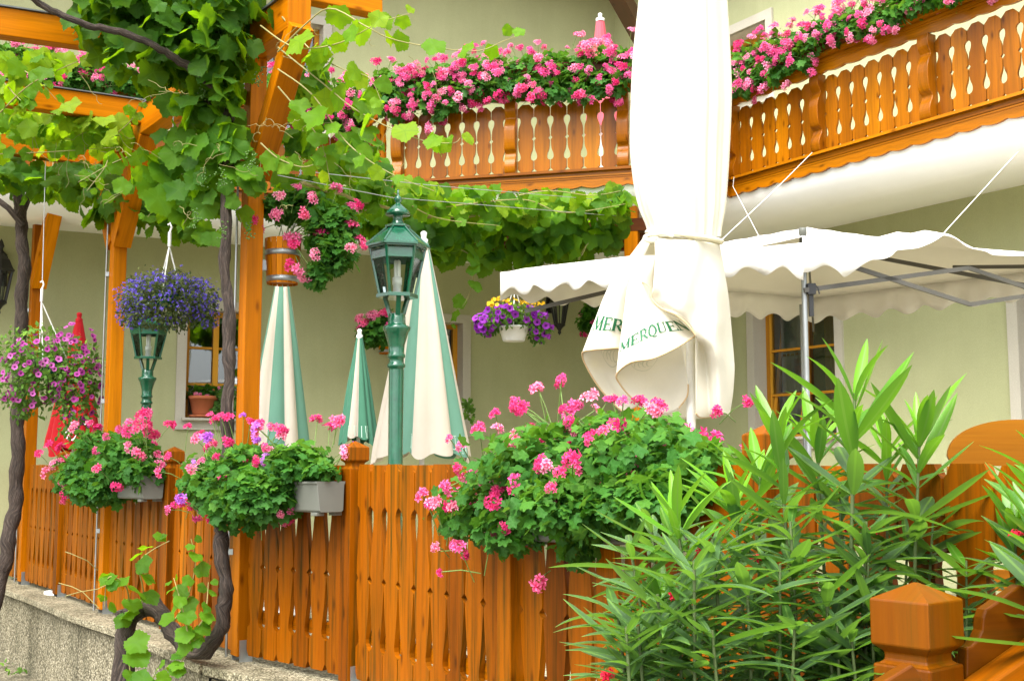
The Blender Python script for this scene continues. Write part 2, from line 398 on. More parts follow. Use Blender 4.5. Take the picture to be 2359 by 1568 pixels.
def stucco(name, col):
    m, nt, N, L, B = nodes(name); tc = N.new('ShaderNodeTexCoord')
    a = noise(N, L, tc.outputs['Object'], 1.2, 5, .6); b = noise(N, L, tc.outputs['Object'], 130, 3, .7)
    r = ramp(N, [(.3, tuple(c * .88 for c in col)), (.7, col)]); L.new(a.outputs['Fac'], r.inputs[0])
    st = noise(N, L, mapping(N, L, tc.outputs['Object'], (3.2, 3.2, .35)), 1.0, 6, .65, .4)
    r2 = ramp(N, [(.3, (.86, .86, .86)), (.6, (1, 1, 1))]); L.new(b.outputs['Fac'], r2.inputs[0])
    c = mix(N, L, r.outputs[0], r2.outputs[0], 1.0, 'MULTIPLY'); sr_ = ramp(N, [(.25, (.93, .925, .91)), (.55, (1, 1, 1))]); L.new(st.outputs['Fac'], sr_.inputs[0]); c = mix(N, L, c, sr_.outputs[0], 1.0, 'MULTIPLY'); L.new(c, B.inputs['Base Color']); B.inputs['Roughness'].default_value = .92
    L.new(bump(N, L, b.outputs['Fac'], .35, .006), B.inputs['Normal']); return m
M = dict(
    wood=wood('orange_varnished_pine', (.62, .195, .0015), (.38, .088, .0008)),
    fence=wood('weathered_fence_pine', (.33, .088, .0004), (.155, .034, .0003), .45, .95),
    balc=wood('balcony_pine', (.41, .13, .0012), (.21, .053, .0006), .28, .4, .12, .12),
    dwood=wood('dark_beam', (.12, .035, .012), (.05, .015, .006)),
    yellow=wood('yellow_window_wood', (.66, .30, .03), (.5, .2, .015), .4, .1),
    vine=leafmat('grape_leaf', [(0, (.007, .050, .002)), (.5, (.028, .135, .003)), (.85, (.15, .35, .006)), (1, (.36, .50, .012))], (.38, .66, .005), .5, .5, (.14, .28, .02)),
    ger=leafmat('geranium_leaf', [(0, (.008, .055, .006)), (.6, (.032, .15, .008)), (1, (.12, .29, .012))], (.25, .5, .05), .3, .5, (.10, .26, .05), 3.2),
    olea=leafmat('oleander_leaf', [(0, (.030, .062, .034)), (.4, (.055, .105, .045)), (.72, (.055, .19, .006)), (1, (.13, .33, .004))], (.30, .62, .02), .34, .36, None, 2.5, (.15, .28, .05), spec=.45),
    fine=leafmat('small_leaf', [(0, (.035, .10, .018)), (.6, (.09, .2, .03)), (1, (.2, .36, .05))], (.25, .45, .05), .35, .55),
    lobl=leafmat('lobelia_leaf', [(0, (.03, .05, .02)), (.6, (.07, .10, .035)), (1, (.14, .17, .05))], (.2, .25, .05), .3, .6),
    pink=petal('pink_petal', [(0, (.66, .035, .19)), (.5, (.80, .07, .26)), (.8, (.86, .16, .34)), (1, (.88, .36, .48))], (.66, .02, .12)),
    lpink=petal('light_pink_petal', [(0, (.70, .07, .27)), (.5, (.82, .16, .38)), (1, (.90, .40, .54))], (.70, .06, .22)),
    lilac=petal('lilac_petal', [(0, (.45, .10, .60)), (1, (.62, .25, .75))]),
    mag=petal('magenta_petal', [(0, (.30, .03, .22)), (.6, (.48, .07, .36)), (1, (.62, .16, .5))], (.07, .004, .05)),
    purp=petal('purple_petal', [(0, (.20, .012, .34)), (1, (.42, .06, .58))], (.09, .004, .15)),
    blue=petal('blue_petal', [(0, (.09, .06, .45)), (1, (.22, .16, .72))]),
    yel=petal('yellow_petal', [(0, (.75, .40, .01)), (1, (.9, .6, .03))]),
    red=petal('red_petal', [(0, (.6, .01, .04)), (1, (.8, .03, .08))]),
    stem=plain('green_stem', (.14, .24, .05), .6), ostem=plain('oleander_stem', (.075, .11, .03), .6), tendril=plain('reddish_tendril', (.25, .22, .07), .6),
    bark=bark('vine_bark'),
    wall=stucco('green_stucco', (.455, .472, .255)), white=plain('white_plaster', (.93, .93, .91), .9, 0, .2, .02, 2, .1, 120), stone=stucco('stone_surround', (.55, .52, .43)),
    chairw=wood('honey_pine', (.33, .125, .006), (.22, .07, .003), .4, .15), newel=wood('newel_pine', (.185, .050, .0003), (.095, .020, .0002), .33, .6, .14, .12), gravel=gravel('washed_gravel_concrete', .92, 62), tfloor=gravel('terrace_gravel', 1.3, 60), cope=gravel('coping_slab', 1.2, 85), pave=gravel('paving', .8, 60),
    lgreen=plain('lamp_green_paint', (.004, .095, .045), .22, 0, .6, .25, 20, .12, 70, .6),
    black=plain('black_iron', (.012, .012, .012), .4, 0, .5), steel=plain('galvanised_steel', (.33, .35, .35), .45, .8, .5, .2), flash=plain('zinc_flashing', (.16, .17, .18), .5, .5),
    tent=cloth('tent_canvas', (.84, .82, .77), .10, (.8, .72, .5)), cream=cloth('cream_parasol', (.80, .78, .70), .3, (.85, .78, .5)), trim=cloth('tan_hem_tape', (.62, .44, .24), .1),
    ucream=cloth('beige_parasol_panel', (.78, .70, .58), .2), ugreen=cloth('mint_parasol_panel', (.17, .37, .27), .2), ugreen2=cloth('deep_green_parasol_panel', (.05, .17, .105), .08), ubeige2=cloth('dull_beige_panel', (.5, .43, .36), .12),
    ured=cloth('red_parasol', (.46, .006, .012), .15, (.5, .01, .015)), upink=cloth('faded_red_parasol', (.72, .13, .17), .25),
    ink=plain('green_lettering', (.003, .105, .035), .6), inkp=plain('pale_lettering', (.48, .66, .55), .7), inkg=plain('faint_grey_print', (.60, .60, .47), .8), inkw=plain('white_lettering', (.8, .8, .8), .6),
    pole=plain('white_pole', (.75, .74, .7), .4), frame=plain('grey_tent_frame', (.085, .08, .068), .5, 0), grape=plain('unripe_grape', (.06, .13, .015), .5), plast=plain('grey_plastic_box', (.12, .125, .105), .55, 0, .4, .06), wplast=plain('white_plastic', (.78, .78, .75), .4),
    terra=plain('terracotta', (.45, .13, .05), .8), bulb=plain('white_bulb', (.85, .85, .82), .3), glass=glassmat('lantern_glass'), pane=glassmat('window_glass', True), room=plain('painted_dark_room', (.03, .022, .018), .9), curtain=cloth('net_curtain', (.7, .72, .7), .4), drape=cloth('brown_curtain', (.22, .12, .03), .2),
    wire=plain('steel_wire', (.5, .52, .52), .4, .6), rope=plain('white_rope', (.8, .78, .7), .8), soil=plain('dark_soil', (.03, .02, .012), .95), roof=plain('roof_tile', (.22, .07, .04), .8),
)
# ------------------------------------------------------------------ survey: fence line, house lines
UP = V((0, 0, 1))
def flat(p, z=0.0): return V((p.x, p.y, z))
ZC = .65                                       # top of the coping
FP = [Zp(-6, 1324, ZC), Zp(55, 1345, ZC), Zp(138, 1372, ZC), Zp(243, 1411, ZC), Zp(389, 1455, ZC), Zp(557, 1520, ZC), Zp(810, 1576, ZC)]
FPn = ['post', 'pergola', 'post', 'pergola', 'post', 'pergola', 'post']
CORN = flat(P(1185, 1500, 4.75)); FP2 = [flat(P(1772, 1200, 3.5)), flat(P(2490, 1200, 2.55)), flat(P(3200, 1200, 1.9))]
fdir = (flat(FP[5]) - flat(FP[1])).normalized(); fout = V((-fdir.y, fdir.x, 0)) * -1   # towards the street
if fout.y > 0: fout = -fout
ZB = 4.39                                      # top of the balcony skirt board
ZS = 4.115                                     # soffit at the wall
WL0, WL1 = flat(Zp(0, 520, ZS)), flat(Zp(500, 560, ZS))
WR0, WR1 = flat(Zp(1852, 538, ZS)), flat(Zp(2358, 426, ZS))
def isect(a, b, c, d):
    r, s = b - a, d - c; t = ((c.x - a.x) * s.y - (c.y - a.y) * s.x) / (r.x * s.y - r.y * s.x); return a + r * t
KK = isect(WL0, WL1, WR0, WR1)                 # inside corner of the house
WLA = WL0 + (WL0 - WL1) * 2.2; WRB = WR1 + (WR1 - WR0) * 1.6
BCL, BCR = flat(Zp(888, 424, ZB)), flat(Zp(1440, 389, ZB)); BCR = BCR + (BCR - BCL) * .25
BRL, BRR = flat(Zp(1678, 418, ZB)), flat(Zp(2358, 219, ZB)); BRR = BRR + (BRR - BRL) * .45
BLL, BLR = flat(Zp(0, 215, ZB + .66)), flat(Zp(770, 311, ZB + .66)); BLR = BLR + (BLR - BLL) * .1; BLL = BLL + (BLL - BLR) * .9
# ------------------------------------------------------------------ ground and terrace
g = MB(); n = 24; S = 60
g.poly([(-S, -20, 0), (S, -20, 0), (S, 100, 0), (-S, 100, 0)]); o = g.build('ground', M['pave']); tag(o, kind='structure')
fpath = [flat(FP[0]) - fdir * 3] + [flat(p) for p in FP] + [CORN] + FP2
inn = [p - fout * .05 for p in fpath]
t = MB(); t.poly([V((p.x, p.y, .62)) for p in inn] + [V((9, 1.9, .62)), V((9, 20, .62)), V((-12, 20, .62))]); o = t.build('terrace_floor', M['tfloor']); tag(o, kind='structure')
# retaining wall with coping slabs
rw = thing('retaining_wall', 'low pebble-dashed concrete wall with pale coping slabs under the orange fence', 'wall', flat(FP[3]))
w, cp = MB(), MB()
for i in range(len(fpath) - 1):
    a, b = fpath[i], fpath[i + 1]; d = (b - a).normalized(); nn = V((-d.y, d.x, 0)); nn = -nn if nn.y > 0 else nn
    w.poly([a + nn * .19, b + nn * .19, b + nn * .19 + UP * .572, a + nn * .19 + UP * .572]); w.poly([a + nn * .19 + UP * .572, b + nn * .19 + UP * .572, b + nn * .12 + UP * .572, a + nn * .12 + UP * .572]); w.poly([a + nn * .12 + UP * .572, b + nn * .12 + UP * .572, b + nn * .12 + UP * .61, a + nn * .12 + UP * .61])
    L = (b - a).length; k = max(1, round(L / 1.0))
    for j in range(k):
        p, q = a + d * (L * j / k + .003), a + d * (L * (j + 1) / k - .003)
        cp.box((p + q) / 2 + nn * .085 + UP * (ZC - .025), (d, nn, UP), ((q - p).length / 2, .165, .025), 0)
w.build('wall_face', M['gravel'], rw); cp.build('coping', M['cope'], rw, bevel=.006)
# ------------------------------------------------------------------ house
house = thing('house', 'two-storey pale green inn with wooden flower balconies and white window surrounds', 'building', flat(KK))
def wallseg(mb, a, b, z0, z1, ops, mi=0):
    L = (b - a).length; d = (b - a) / L
    us = sorted({0, L, *[o[0] for o in ops], *[o[1] for o in ops]}); zs = sorted({z0, z1, *[o[2] for o in ops], *[o[3] for o in ops]})
    for i in range(len(us) - 1):
        for j in range(len(zs) - 1):
            u, z = (us[i] + us[i + 1]) / 2, (zs[j] + zs[j + 1]) / 2
            if any(o[0] < u < o[1] and o[2] < z < o[3] for o in ops): continue
            p, q = a + d * us[i], a + d * us[i + 1]
            mb.poly([p + UP * zs[j], q + UP * zs[j], q + UP * zs[j + 1], p + UP * zs[j + 1]], None, mi)
def uval(p, a, b): return (flat(p) - a).dot((b - a).normalized())
def opening(x0, x1, z0, z1, a, b):
    y = 850
    return (uval(onplane(x0, y, a, b), a, b), uval(onplane(x1, y, a, b), a, b), z0, z1)
wz0, wz1 = Zp(0, 0, 0).z, 0
zl = lambda x, y, a, b: onplane(x, y, a, b).z
opL = opening(428, 574, zl(500, 968, WLA, KK), zl(500, 716, WLA, KK), WLA, KK)
opM = opening(945, 1064, zl(1060, 985, WLA, KK), zl(1060, 745, WLA, KK), WLA, KK)
opR = opening(1740, 1927, zl(1850, 1010, KK, WRB), zl(1850, 690, KK, WRB), KK, WRB)
opU = (uval(onplane(1640, 60, KK, WRB), KK, WRB), uval(onplane(1766, 60, KK, WRB), KK, WRB), zl(1720, 230, KK, WRB), zl(1765, 46, KK, WRB))
opD = (uval(onplane(2352, 850, KK, WRB), KK, WRB), uval(onplane(2352, 850, KK, WRB), KK, WRB) + .95, .63, zl(2352, 640, KK, WRB))
opUL = (uval(onplane(742, 150, WLA, KK), WLA, KK) - .95, uval(onplane(742, 150, WLA, KK), WLA, KK), ZB - .1, zl(742, 60, WLA, KK))
wl = MB(); wallseg(wl, WLA, KK, .4, 8.0, [opL, opM, opUL]); wl.build('wall', M['wall'], house)
wr = MB(); wallseg(wr, KK, WRB, .4, 8.0, [opR, opU, opD]); wr.build('wall', M['wall'], house)
def window(a, b, op, deep=.16, cols=2, rows=3, open_sash=False, door=False, curt=None, sill=True, border=.10):
    d = (b - a).normalized(); nn = V((d.y, -d.x, 0))          # outward
    if nn.dot(V((0, -1, 0))) < 0: nn = -nn
    u0, u1, z0, z1 = op; p = lambda u, z, k=0.0: a + d * u + UP * z + nn * k
    s = MB(); w_ = border
    # plaster surround proud of the wall, as a frame of four butted pieces
    for (ua, ub, za, zb) in ((u0 - w_, u0, z0 - w_, z1 + w_), (u1, u1 + w_, z0 - w_, z1 + w_), (u0, u1, z1, z1 + w_), (u0, u1, z0 - w_, z0)):
        s.box(p((ua + ub) / 2, (za + zb) / 2, .006), (d, nn, UP), ((ub - ua) / 2, .022, (zb - za) / 2))
    # reveals
    s.poly([p(u0, z0), p(u0, z0, -deep), p(u0, z1, -deep), p(u0, z1)]); s.poly([p(u1, z0), p(u1, z0, -deep), p(u1, z1, -deep), p(u1, z1)])
    s.poly([p(u0, z1), p(u1, z1), p(u1, z1, -deep), p(u0, z1, -deep)]); s.poly([p(u0, z0), p(u1, z0), p(u1, z0, -deep), p(u0, z0, -deep)])
    root = MB(); fw = .055; k0 = -deep + .03
    for (ua, ub, za, zb) in ((u0 + .001, u0 + fw, z0, z1), (u1 - fw, u1 - .001, z0, z1), (u0 + fw, u1 - fw, z1 - fw, z1), (u0 + fw, u1 - fw, z0, z0 + fw)):
        root.box(p((ua + ub) / 2, (za + zb) / 2, k0), (d, nn, UP), ((ub - ua) / 2, .03, (zb - za) / 2), 2 if zb - za > ub - ua else 0)
    mid = (u0 + u1) / 2
    if cols == 2:
        root.box(p(mid, (z0 + z1) / 2, k0 + .004), (d, nn, UP), (.03, .032, (z1 - z0) / 2 - fw), 2)
    win = root.build('window', M['yellow'], house, bevel=.004)
    s.build('surround', M['stone'], win)
    for r in range(1, rows):
        z = z0 + (z1 - z0) * r / rows; bars = MB()
        bars.box(p(mid, z, k0), (d, nn, UP), ((u1 - u0) / 2 - fw, .014, .013), 0); bars.build('glazing_bar', M['yellow'], win)
    gl = MB(); gl.poly([p(u0 + fw, z0 + fw, k0 - .01), p(u1 - fw, z0 + fw, k0 - .01), p(u1 - fw, z1 - fw, k0 - .01), p(u0 + fw, z1 - fw, k0 - .01)]); gl.build('pane', M['pane'], win)
    rm = MB(); e = .9
    A = [p(u0 + .005, z0 + .005, k0 - .04), p(u1 - .005, z0 + .005, k0 - .04), p(u1 - .005, z1 - .005, k0 - .04), p(u0 + .005, z1 - .005, k0 - .04)]; B = [q - nn * e for q in A]
    rm.poly(B)
    for i in range(4): rm.poly([A[i], A[(i + 1) % 4], B[(i + 1) % 4], B[i]])
    rm.build('interior', M['room'], win)  # closed box coloured near-black in place of the unlit room
    if curt:
        cu = MB()
        for (f0, f1, z_0, z_1) in curt:
            rows_ = []
            for zz in (z_1, (z_0 + z_1) / 2, z_0):
                rows_.append([p(u0 + (u1 - u0) * (f0 + (f1 - f0) * i / 24), z0 + (z1 - z0) * zz, k0 - .09 + .018 * math.sin(i * 1.7)) for i in range(25)])
            cu.grid(rows_)
        cu.build('curtain', M['curtain'], win)
    if sill:
        sl = MB(); sl.box(p(mid, z0 + .008, .02), (d, nn, UP), ((u1 - u0) / 2 + .04, .07, .014), 0); sl.build('sill', M['stone'], win, bevel=.004)
    return p
window(WLA, KK, opL, .2, 2, 3, curt=[(.08, .92, .06, .30)])
window(WLA, KK, opM, .2, 2, 3, curt=[(.08, .9, .1, .9)])
pR = window(KK, WRB, opR, .22, 2, 3, curt=[(.1, .45, .05, .95)])
window(KK, WRB, opU, .3, 2, 2)
window(KK, WRB, opD, .3, 1, 1, sill=False)
window(WLA, KK, opUL, .2, 2, 2, sill=False)
# tilted open casement of the right window
u0, u1, z0, z1 = opR
cs = MB(); d = (WRB - KK).normalized(); nn = V((d.y, -d.x, 0)); nn = -nn if nn.y > 0 else nn
ua, ub = u0 + .075, (u0 + u1) / 2 - .035; za, zb = z0 + .08, z1 - .075
tl = V((0, 0, 1)) - nn * .16; tl.normalize(); base = pR((ua + ub) / 2, za, -.155)
H = zb - za
for (off, L2, ax) in ((-(ub - ua) / 2 + .025, H / 2, 1), ((ub - ua) / 2 - .025, H / 2, 1)):
    cs.box(base + d * off + tl * (H / 2), (d, nn, tl), (.025, .02, L2), 2)
for hz in (.025, H * .33, H * .66, H - .025): cs.box(base + tl * hz, (d, nn, tl), ((ub - ua) / 2 - .05, .018, .025 if hz in (.025, H - .025) else .013), 0)
cs.build('casement', M['yellow'], house)
dr = MB(); dr.grid([[pR(u0 + (u1 - u0) * (.6 + .28 * i / 20), z0 + .02 + (z1 - z0 - .05) * (1 - j), -.33 + .02 * math.sin(i * 1.3)) for i in range(21)] for j in (0, 1)]); dr.build('curtain', M['drape'], house)
# balcony slab: white fascia and cove soffit
rail = [(BLL, BLR), (BLR, BCL), (BCL, BCR), (BCR, BRL), (BRL, BRR)]
sf = MB(); zf0, zf1 = ZB - .28, ZB - .15
def inward(a, b):
    d = (b - a).normalized(); q = V((-d.y, d.x, 0)); return q if q.y > 0 else -q
def cove(a, b, wa, wb):
    """underside of the balcony: rounded plaster edge, then a shallow vault to the wall"""
    prof = cat([V((0, zf1, 0)), V((.012, ZB - .22, 0)), V((.05, ZB - .29, 0)), V((.11, ZB - .35, 0)), V((.19, ZB - .39, 0)), V((.3, ZB - .395, 0)), V((.6, ZB - .35, 0)), V((1.0, ZS, 0))], 40)
    return [[a.lerp(wa, p.x) + UP * p.y, b.lerp(wb, p.x) + UP * p.y] for p in prof]
def proj(p, a, b):
    d = (b - a).normalized(); return a + d * (p - a).dot(d)
sf.grid(cove(BLL, BLR, proj(BLL, WLA, KK), proj(BLR, WLA, KK)), sm=True)
sf.grid(cove(BLR, BCL, proj(BLR, WLA, KK), proj(BLR, WLA, KK) + (KK - WLA).normalized() * .02))
sf.grid(cove(BCL, BCR, proj(BLR, WLA, KK), KK))
sf.grid(cove(BCR, BRL, KK, KK + (WRB - KK).normalized() * .02)); sf.grid(cove(BRL, BRR, KK, proj(BRR, KK, WRB)))
for a, b in rail: sf.poly([a + UP * zf1, b + UP * zf1, b + UP * (ZB - .02), a + UP * (ZB - .02)])
sf.build('soffit', M['white'], house)
fl = MB(); fl.poly([V((p.x, p.y, ZB + .0)) for p in (BLL, BLR, BCL, BCR, BRL, BRR, proj(BRR, KK, WRB), KK, proj(BLL, WLA, KK))]); fl.build('balcony_floor', M['stone'], house)
# balcony woodwork
def picket_outline(w, H, edges, top=.03, clip=.03):
    R = [(w / 2 - e, z) for z, e in edges]
    return R + [(-x, z) for x, z in R[::-1]]
bal_edges = [(0, 0.042), (0.04, 0.002), (0.119, 0.0015), (0.121, 0.01), (0.126, 0.018), (0.135, 0.025), (0.148, 0.0285), (0.165, 0.0285), (0.185, 0.024), (0.205, 0.015), (0.225, 0.009), (0.255, 0.005), (0.285, 0.004), (0.3, 0.0035), (0.308, 0.004), (0.325, 0.018), (0.342, 0.004), (0.35, 0.0035), (0.365, 0.004), (0.395, 0.005), (0.425, 0.009), (0.445, 0.015), (0.465, 0.024), (0.485, 0.0285), (0.502, 0.0285), (0.515, 0.025), (0.524, 0.018), (0.529, 0.01), (0.531, 0.0015), (0.61, 0.002), (0.65, 0.042)]
def balcony(a, b, nposts, label=None, endl=False, endr=True, pxs=None):
    d = (b - a).normalized(); L = (b - a).length; nn = -inward(a, b)
    sk = MB(); n = int(L / .02); per = .21
    def scall(mb, zt, zb, amp, k, th):
        top = [(i * L / n, zt) for i in range(n + 1)]; bot = [(i * L / n, zb + amp * (abs(math.sin(PI * i * L / n / per)) ** .8) * -1 + amp) for i in range(n + 1)]
        rows = [[a + d * u + UP * z + nn * (k + th / 2) for u, z in top], [a + d * u + UP * z + nn * (k + th / 2) for u, z in bot], [a + d * u + UP * z + nn * (k - th / 2) for u, z in bot]]
        uo = rnd.uniform(0, 40)
        mb.grid(rows, sm=False, uvf=lambda r, c: (uo + r * .15, c * L / n))
    scall(sk, ZB, ZB - .165, .022, .025, .03)
    sk.box(a + d * L / 2 + UP * (ZB - .005) + nn * .03, (d, nn, UP), (L / 2, .05, .012), 0)
    sk.box(a + d * L / 2 + UP * (ZB - .055) + nn * .043, (d, nn, UP), (L / 2, .006, .008), 0)
    sk.box(a + d * L / 2 + UP * (ZB - .075) + nn * .041, (d, nn, UP), (L / 2, .004, .006), 0)
    bal = sk.build('balcony_railing', M['balc'], house)
    if label: tag(bal, label)
    hr = MB(); scall(hr, ZB + .82, ZB + .682, .016, .03, .03)
    hr.box(a + d * L / 2 + UP * (ZB + .832) + nn * .01, (d, nn, UP), (L / 2, .085, .016), 0)
    hr.box(a + d * L / 2 + UP * (ZB + .79) + nn * .048, (d, nn, UP), (L / 2, .006, .010), 0)
    hr.box(a + d * L / 2 + UP * (ZB + .765) + nn * .046, (d, nn, UP), (L / 2, .004, .006), 0)
    hr.box(a + d * L / 2 + UP * (ZB + .775) + nn * -.01, (d, nn, UP), (L / 2, .02, .03), 0)
    hr.build('handrail', M['balc'], bal)
    ps = [L * i / nposts for i in range(0 if endl else 1, nposts + (1 if endr else 0))]
    if pxs: ps = [uval(onplane(x, 330, a, b), a, b) for x in pxs]
    # scroll posts
    prof = [(0, .055), (.02, .07), (.07, .078), (.12, .066), (.16, .045), (.19, .036), (.21, .05), (.235, .072), (.30, .085), (.38, .088), (.44, .078), (.49, .056), (.52, .04), (.545, .05), (.58, .07), (.63, .074), (.68, .064)]
    for u in ps:
        pp = MB(); out = [(p_.x, p_.y) for p_ in cat([V((k, z, 0)) for z, k in prof], 44)] + [(-.03, .68), (-.03, 0)]
        pp.prism(out, a + d * u + UP * (ZB + .008), nn, UP, d, .105, sm=False); pp.build('scroll_post', M['balc'], bal, bevel=.006)
    # boards
    pk = MB(); edges_ = ([] if pxs else [0]) + ps + ([L] if not endr else [])
    if edges_[-1] < L - .05: edges_.append(L)
    for i in range(len(edges_) - 1):
        s0, s1 = edges_[i] + (.055 if edges_[i] in ps or endl else .01), edges_[i + 1] - .055; W = s1 - s0
        if W < .1: continue
        m = max(1, round(W / .152)); w = W / m
        for j in range(m):
            pk.prism(picket_outline(w - .004, .65, bal_edges), a + d * (s0 + w * (j + .5)) + UP * (ZB + .012) + nn * (-.012 + rnd.uniform(-.002, .002)), d, UP, nn, .02)
    pk.build('baluster_panel', M['balc'], bal)
    return d, nn, L
balcony(BLL, BLR, 5, endr=False); balcony(BLR, BCL, 1, endr=False)
balcony(BCL, BCR, 3, endl=True, pxs=[918, 1178, 1436]); balcony(BCR, BRL, 1, endr=False)
balcony(BRL, BRR, 4, endl=True, pxs=[1692, 1890, 2146, 2420])
# post under the end of the middle balcony, dark joists under it
q = flat(Zp(1456, 440, ZB - .16)) + V((0, .08, 0))
bp = MB(); bp.box(q + UP * ((.62 + ZB - .18) / 2), (V((.96, -.25, 0)).normalized(), V((.25, .96, 0)).normalized(), UP), (.063, .063, (ZB - .18 - .62) / 2), 2); bp.build('balcony_post', M['wood'], house, bevel=.006)
jo = MB()
for k in range(4):
    o_ = inward(BCL, BCR) * (.25 + .3 * k); jo.beam(BCL + o_ + UP * (ZB - .47), BCR + o_ + UP * (ZB - .47), .09, .12)
jo.build('balcony_joist', M['dwood'], house, bevel=.005)
# eaves: dark rafter ends and soffit over the inside corner
ev = MB(); ze = 7.8
dl, dr_ = (WLA - KK).normalized(), (WRB - KK).normalized(); nl, nr = -inward(WLA, KK), -inward(KK, WRB)
ev.poly([KK + UP * ze, WLA + UP * ze, WLA + nl * 1.5 + UP * ze, KK + (nl + nr) * .9 + UP * ze]); ev.poly([KK + UP * (ze + .003), WRB + UP * (ze + .003), WRB + nr * .5 + UP * (ze + .003), KK + (nl + nr) * .9 + UP * (ze + .003)])
ev.build('eave', M['dwood'], house)
eb = MB(); tip = P(1400, -58, 11.2); eb.beam(tip, tip + V((1.1, 3.6, 0)), .16, .2); eb.build('rafter_end', M['dwood'], house)
rf = MB()
A, Bp = KK + (nl + nr) * .9, KK; zt = 11
rf.poly([V((*(WLA + nl * 1.5).xy, ze + .02)), V((*A.xy, ze + .02)), V((*(KK + V((0, 5, 0))).xy, zt)), V((*(WLA - nl * 5).xy, zt))]); rf.poly([V((*A.xy, ze + .022)), V((*(WRB + nr * .5).xy, ze + .022)), V((*(WRB - nr * 5).xy, zt)), V((*(KK + V((0, 5, 0))).xy, zt))])
rf.build('roof', M['roof'], house)
# ------------------------------------------------------------------ fences
fence_edges = [(0, 0.022), (0.035, 0.002), (0.155, 0.002), (0.17, 0.0245), (0.185, 0.0333), (0.205, 0.035), (0.27, 0.0236), (0.34, 0.014), (0.42, 0.0061), (0.455, 0.002), (0.475, 0.002), (0.495, 0.0236), (0.515, 0.002), (0.535, 0.002), (0.6, 0.0079), (0.7, 0.021), (0.78, 0.0324), (0.81, 0.0341), (0.83, 0.0298), (0.847, 0.0158), (0.855, 0.002), (1.025, 0.002), (1.035, 0.012), (1.06, 0.024)]
def fence_post(parent, p, d, nn, cap=True, h=1.1):
    s = MB(); s.box(V((p.x, p.y, ZC + .02 + h / 2 - .02)), (d, nn, UP), (.052, .052, h / 2 - .02), 2); po = s.build('fence_post', M['fence'], parent, bevel=.004)
    c = MB(); zb = ZC + h - .021
    for (r0, z0, r1, z1) in ((.052, 0, .038, .016), (.038, .016, .038, .030), (.038, .030, .055, .044), (.055, .044, .055, .110), (.055, .110, .004, .142)):
        for k in range(4):
            a0, a1 = PI / 4 + k * PI / 2, PI / 4 + (k + 1) * PI / 2; q2 = 1.41421
            f = lambda r, a, z: V((p.x, p.y, zb + z)) + d * (r * q2 * math.cos(a)) + nn * (r * q2 * math.sin(a))
            c.poly([f(r0, a0, z0), f(r0, a1, z0), f(r1, a1, z1), f(r1, a0, z1)], [(r0 + k, z0), (-r0 + k, z0), (-r1 + k, z1), (r1 + k, z1)])
    c.build('post_cap', M['fence'], po, bevel=.004)
    b = MB(); b.box(V((p.x, p.y, ZC + .05)) - d * .056, (d, nn, UP), (.004, .036, .05)); b.box(V((p.x, p.y, ZC + .05)) + d * .056, (d, nn, UP), (.004, .036, .05)); b.build('post_bracket', M['steel'], po)
def fence_run(parent, a, b, ga=.065, gb=.065):
    a, b = flat(a), flat(b); d = (b - a).normalized(); nn = -inward(a, b); L = (b - a).length - ga - gb; m = max(1, round(L / .16)); w = L / m
    pk, rl = MB(), MB()
    for j in range(m):
        pk.prism([(x, z) for x, z in picket_outline(w - .003, 1.06, fence_edges)], a + d * (ga + w * (j + .5)) + UP * (ZC + .04 + rnd.uniform(-.003, .003)) + nn * rnd.uniform(-.002, .002), d, UP, nn, .026)
    pk.build('picket_panel', M['fence'], parent)
    for z in (.25, .92):
        rl = MB(); rl.box(a + d * (ga + L / 2) - nn * .036 + UP * (ZC + z), (d, nn, UP), (L / 2, .02, .035), 0); rl.build('fence_rail', M['fence'], parent)
f1 = thing('picket_fence', 'orange wooden picket fence on the low wall, running along the vine pergola', 'fence', FP[3])
ends = [flat(p) for p in FP]
for i in range(len(ends) - 1): fence_run(f1, ends[i], ends[i + 1])
for p, k in zip(FP, FPn):
    if k == 'post': fence_post(f1, p, fdir, fout)
f2 = thing('picket_fence', 'orange picket fence behind the oleander, from the capped corner post towards the steps', 'fence', CORN)
e2 = [flat(FP[6]), CORN] + FP2
for i in range(len(e2) - 1): fence_run(f2, e2[i], e2[i + 1])
for i, p in enumerate([CORN] + FP2[:2]):
    d2 = (e2[i + 2] - e2[i + 1]).normalized(); fence_post(f2, p, d2, -inward(e2[i + 1], e2[i + 2]))
# ------------------------------------------------------------------ pergola over the pavement
pg = thing('pergola', 'tall orange timber pergola with braced posts standing in the fence and carrying the grapevine', 'pergola', FP[3])
zt = (P(581, 60, FP[5].y).z + P(67, 445, FP[1].y).z) / 2; zp0 = zt - .2
pps = [FP[1], FP[3], FP[5]]
for p in pps:
    s = MB(); s.box(V((p.x, p.y, (ZC + .03 + zp0) / 2)), (fdir, fout, UP), (.051, .051, (zp0 - ZC - .03) / 2), 2); po = s.build('pergola_post', M['wood'], pg, bevel=.005)
    b = MB(); b.box(V((p.x, p.y, ZC + .06)) - fdir * .055, (fdir, fout, UP), (.004, .038, .06)); b.box(V((p.x, p.y, ZC + .06)) + fdir * .055, (fdir, fout, UP), (.004, .038, .06)); b.build('post_bracket', M['steel'], po)
    for sg in (1, -1):
        if sg < 0 and p is pps[0]: continue
        a_, b_ = V((p.x, p.y, zp0 - .72)) + fdir * (sg * .05), V((p.x, p.y, zp0 + .02)) + fdir * (sg * .62)
        br = MB(); br.beam(a_, b_, .10, .135, up=fout); br.build('brace', M['wood'], pg, bevel=.004)
endp = flat(onplane(690, 30, flat(FP[1]), flat(FP[5])))
sta = flat(FP[1]) - fdir * 1.6
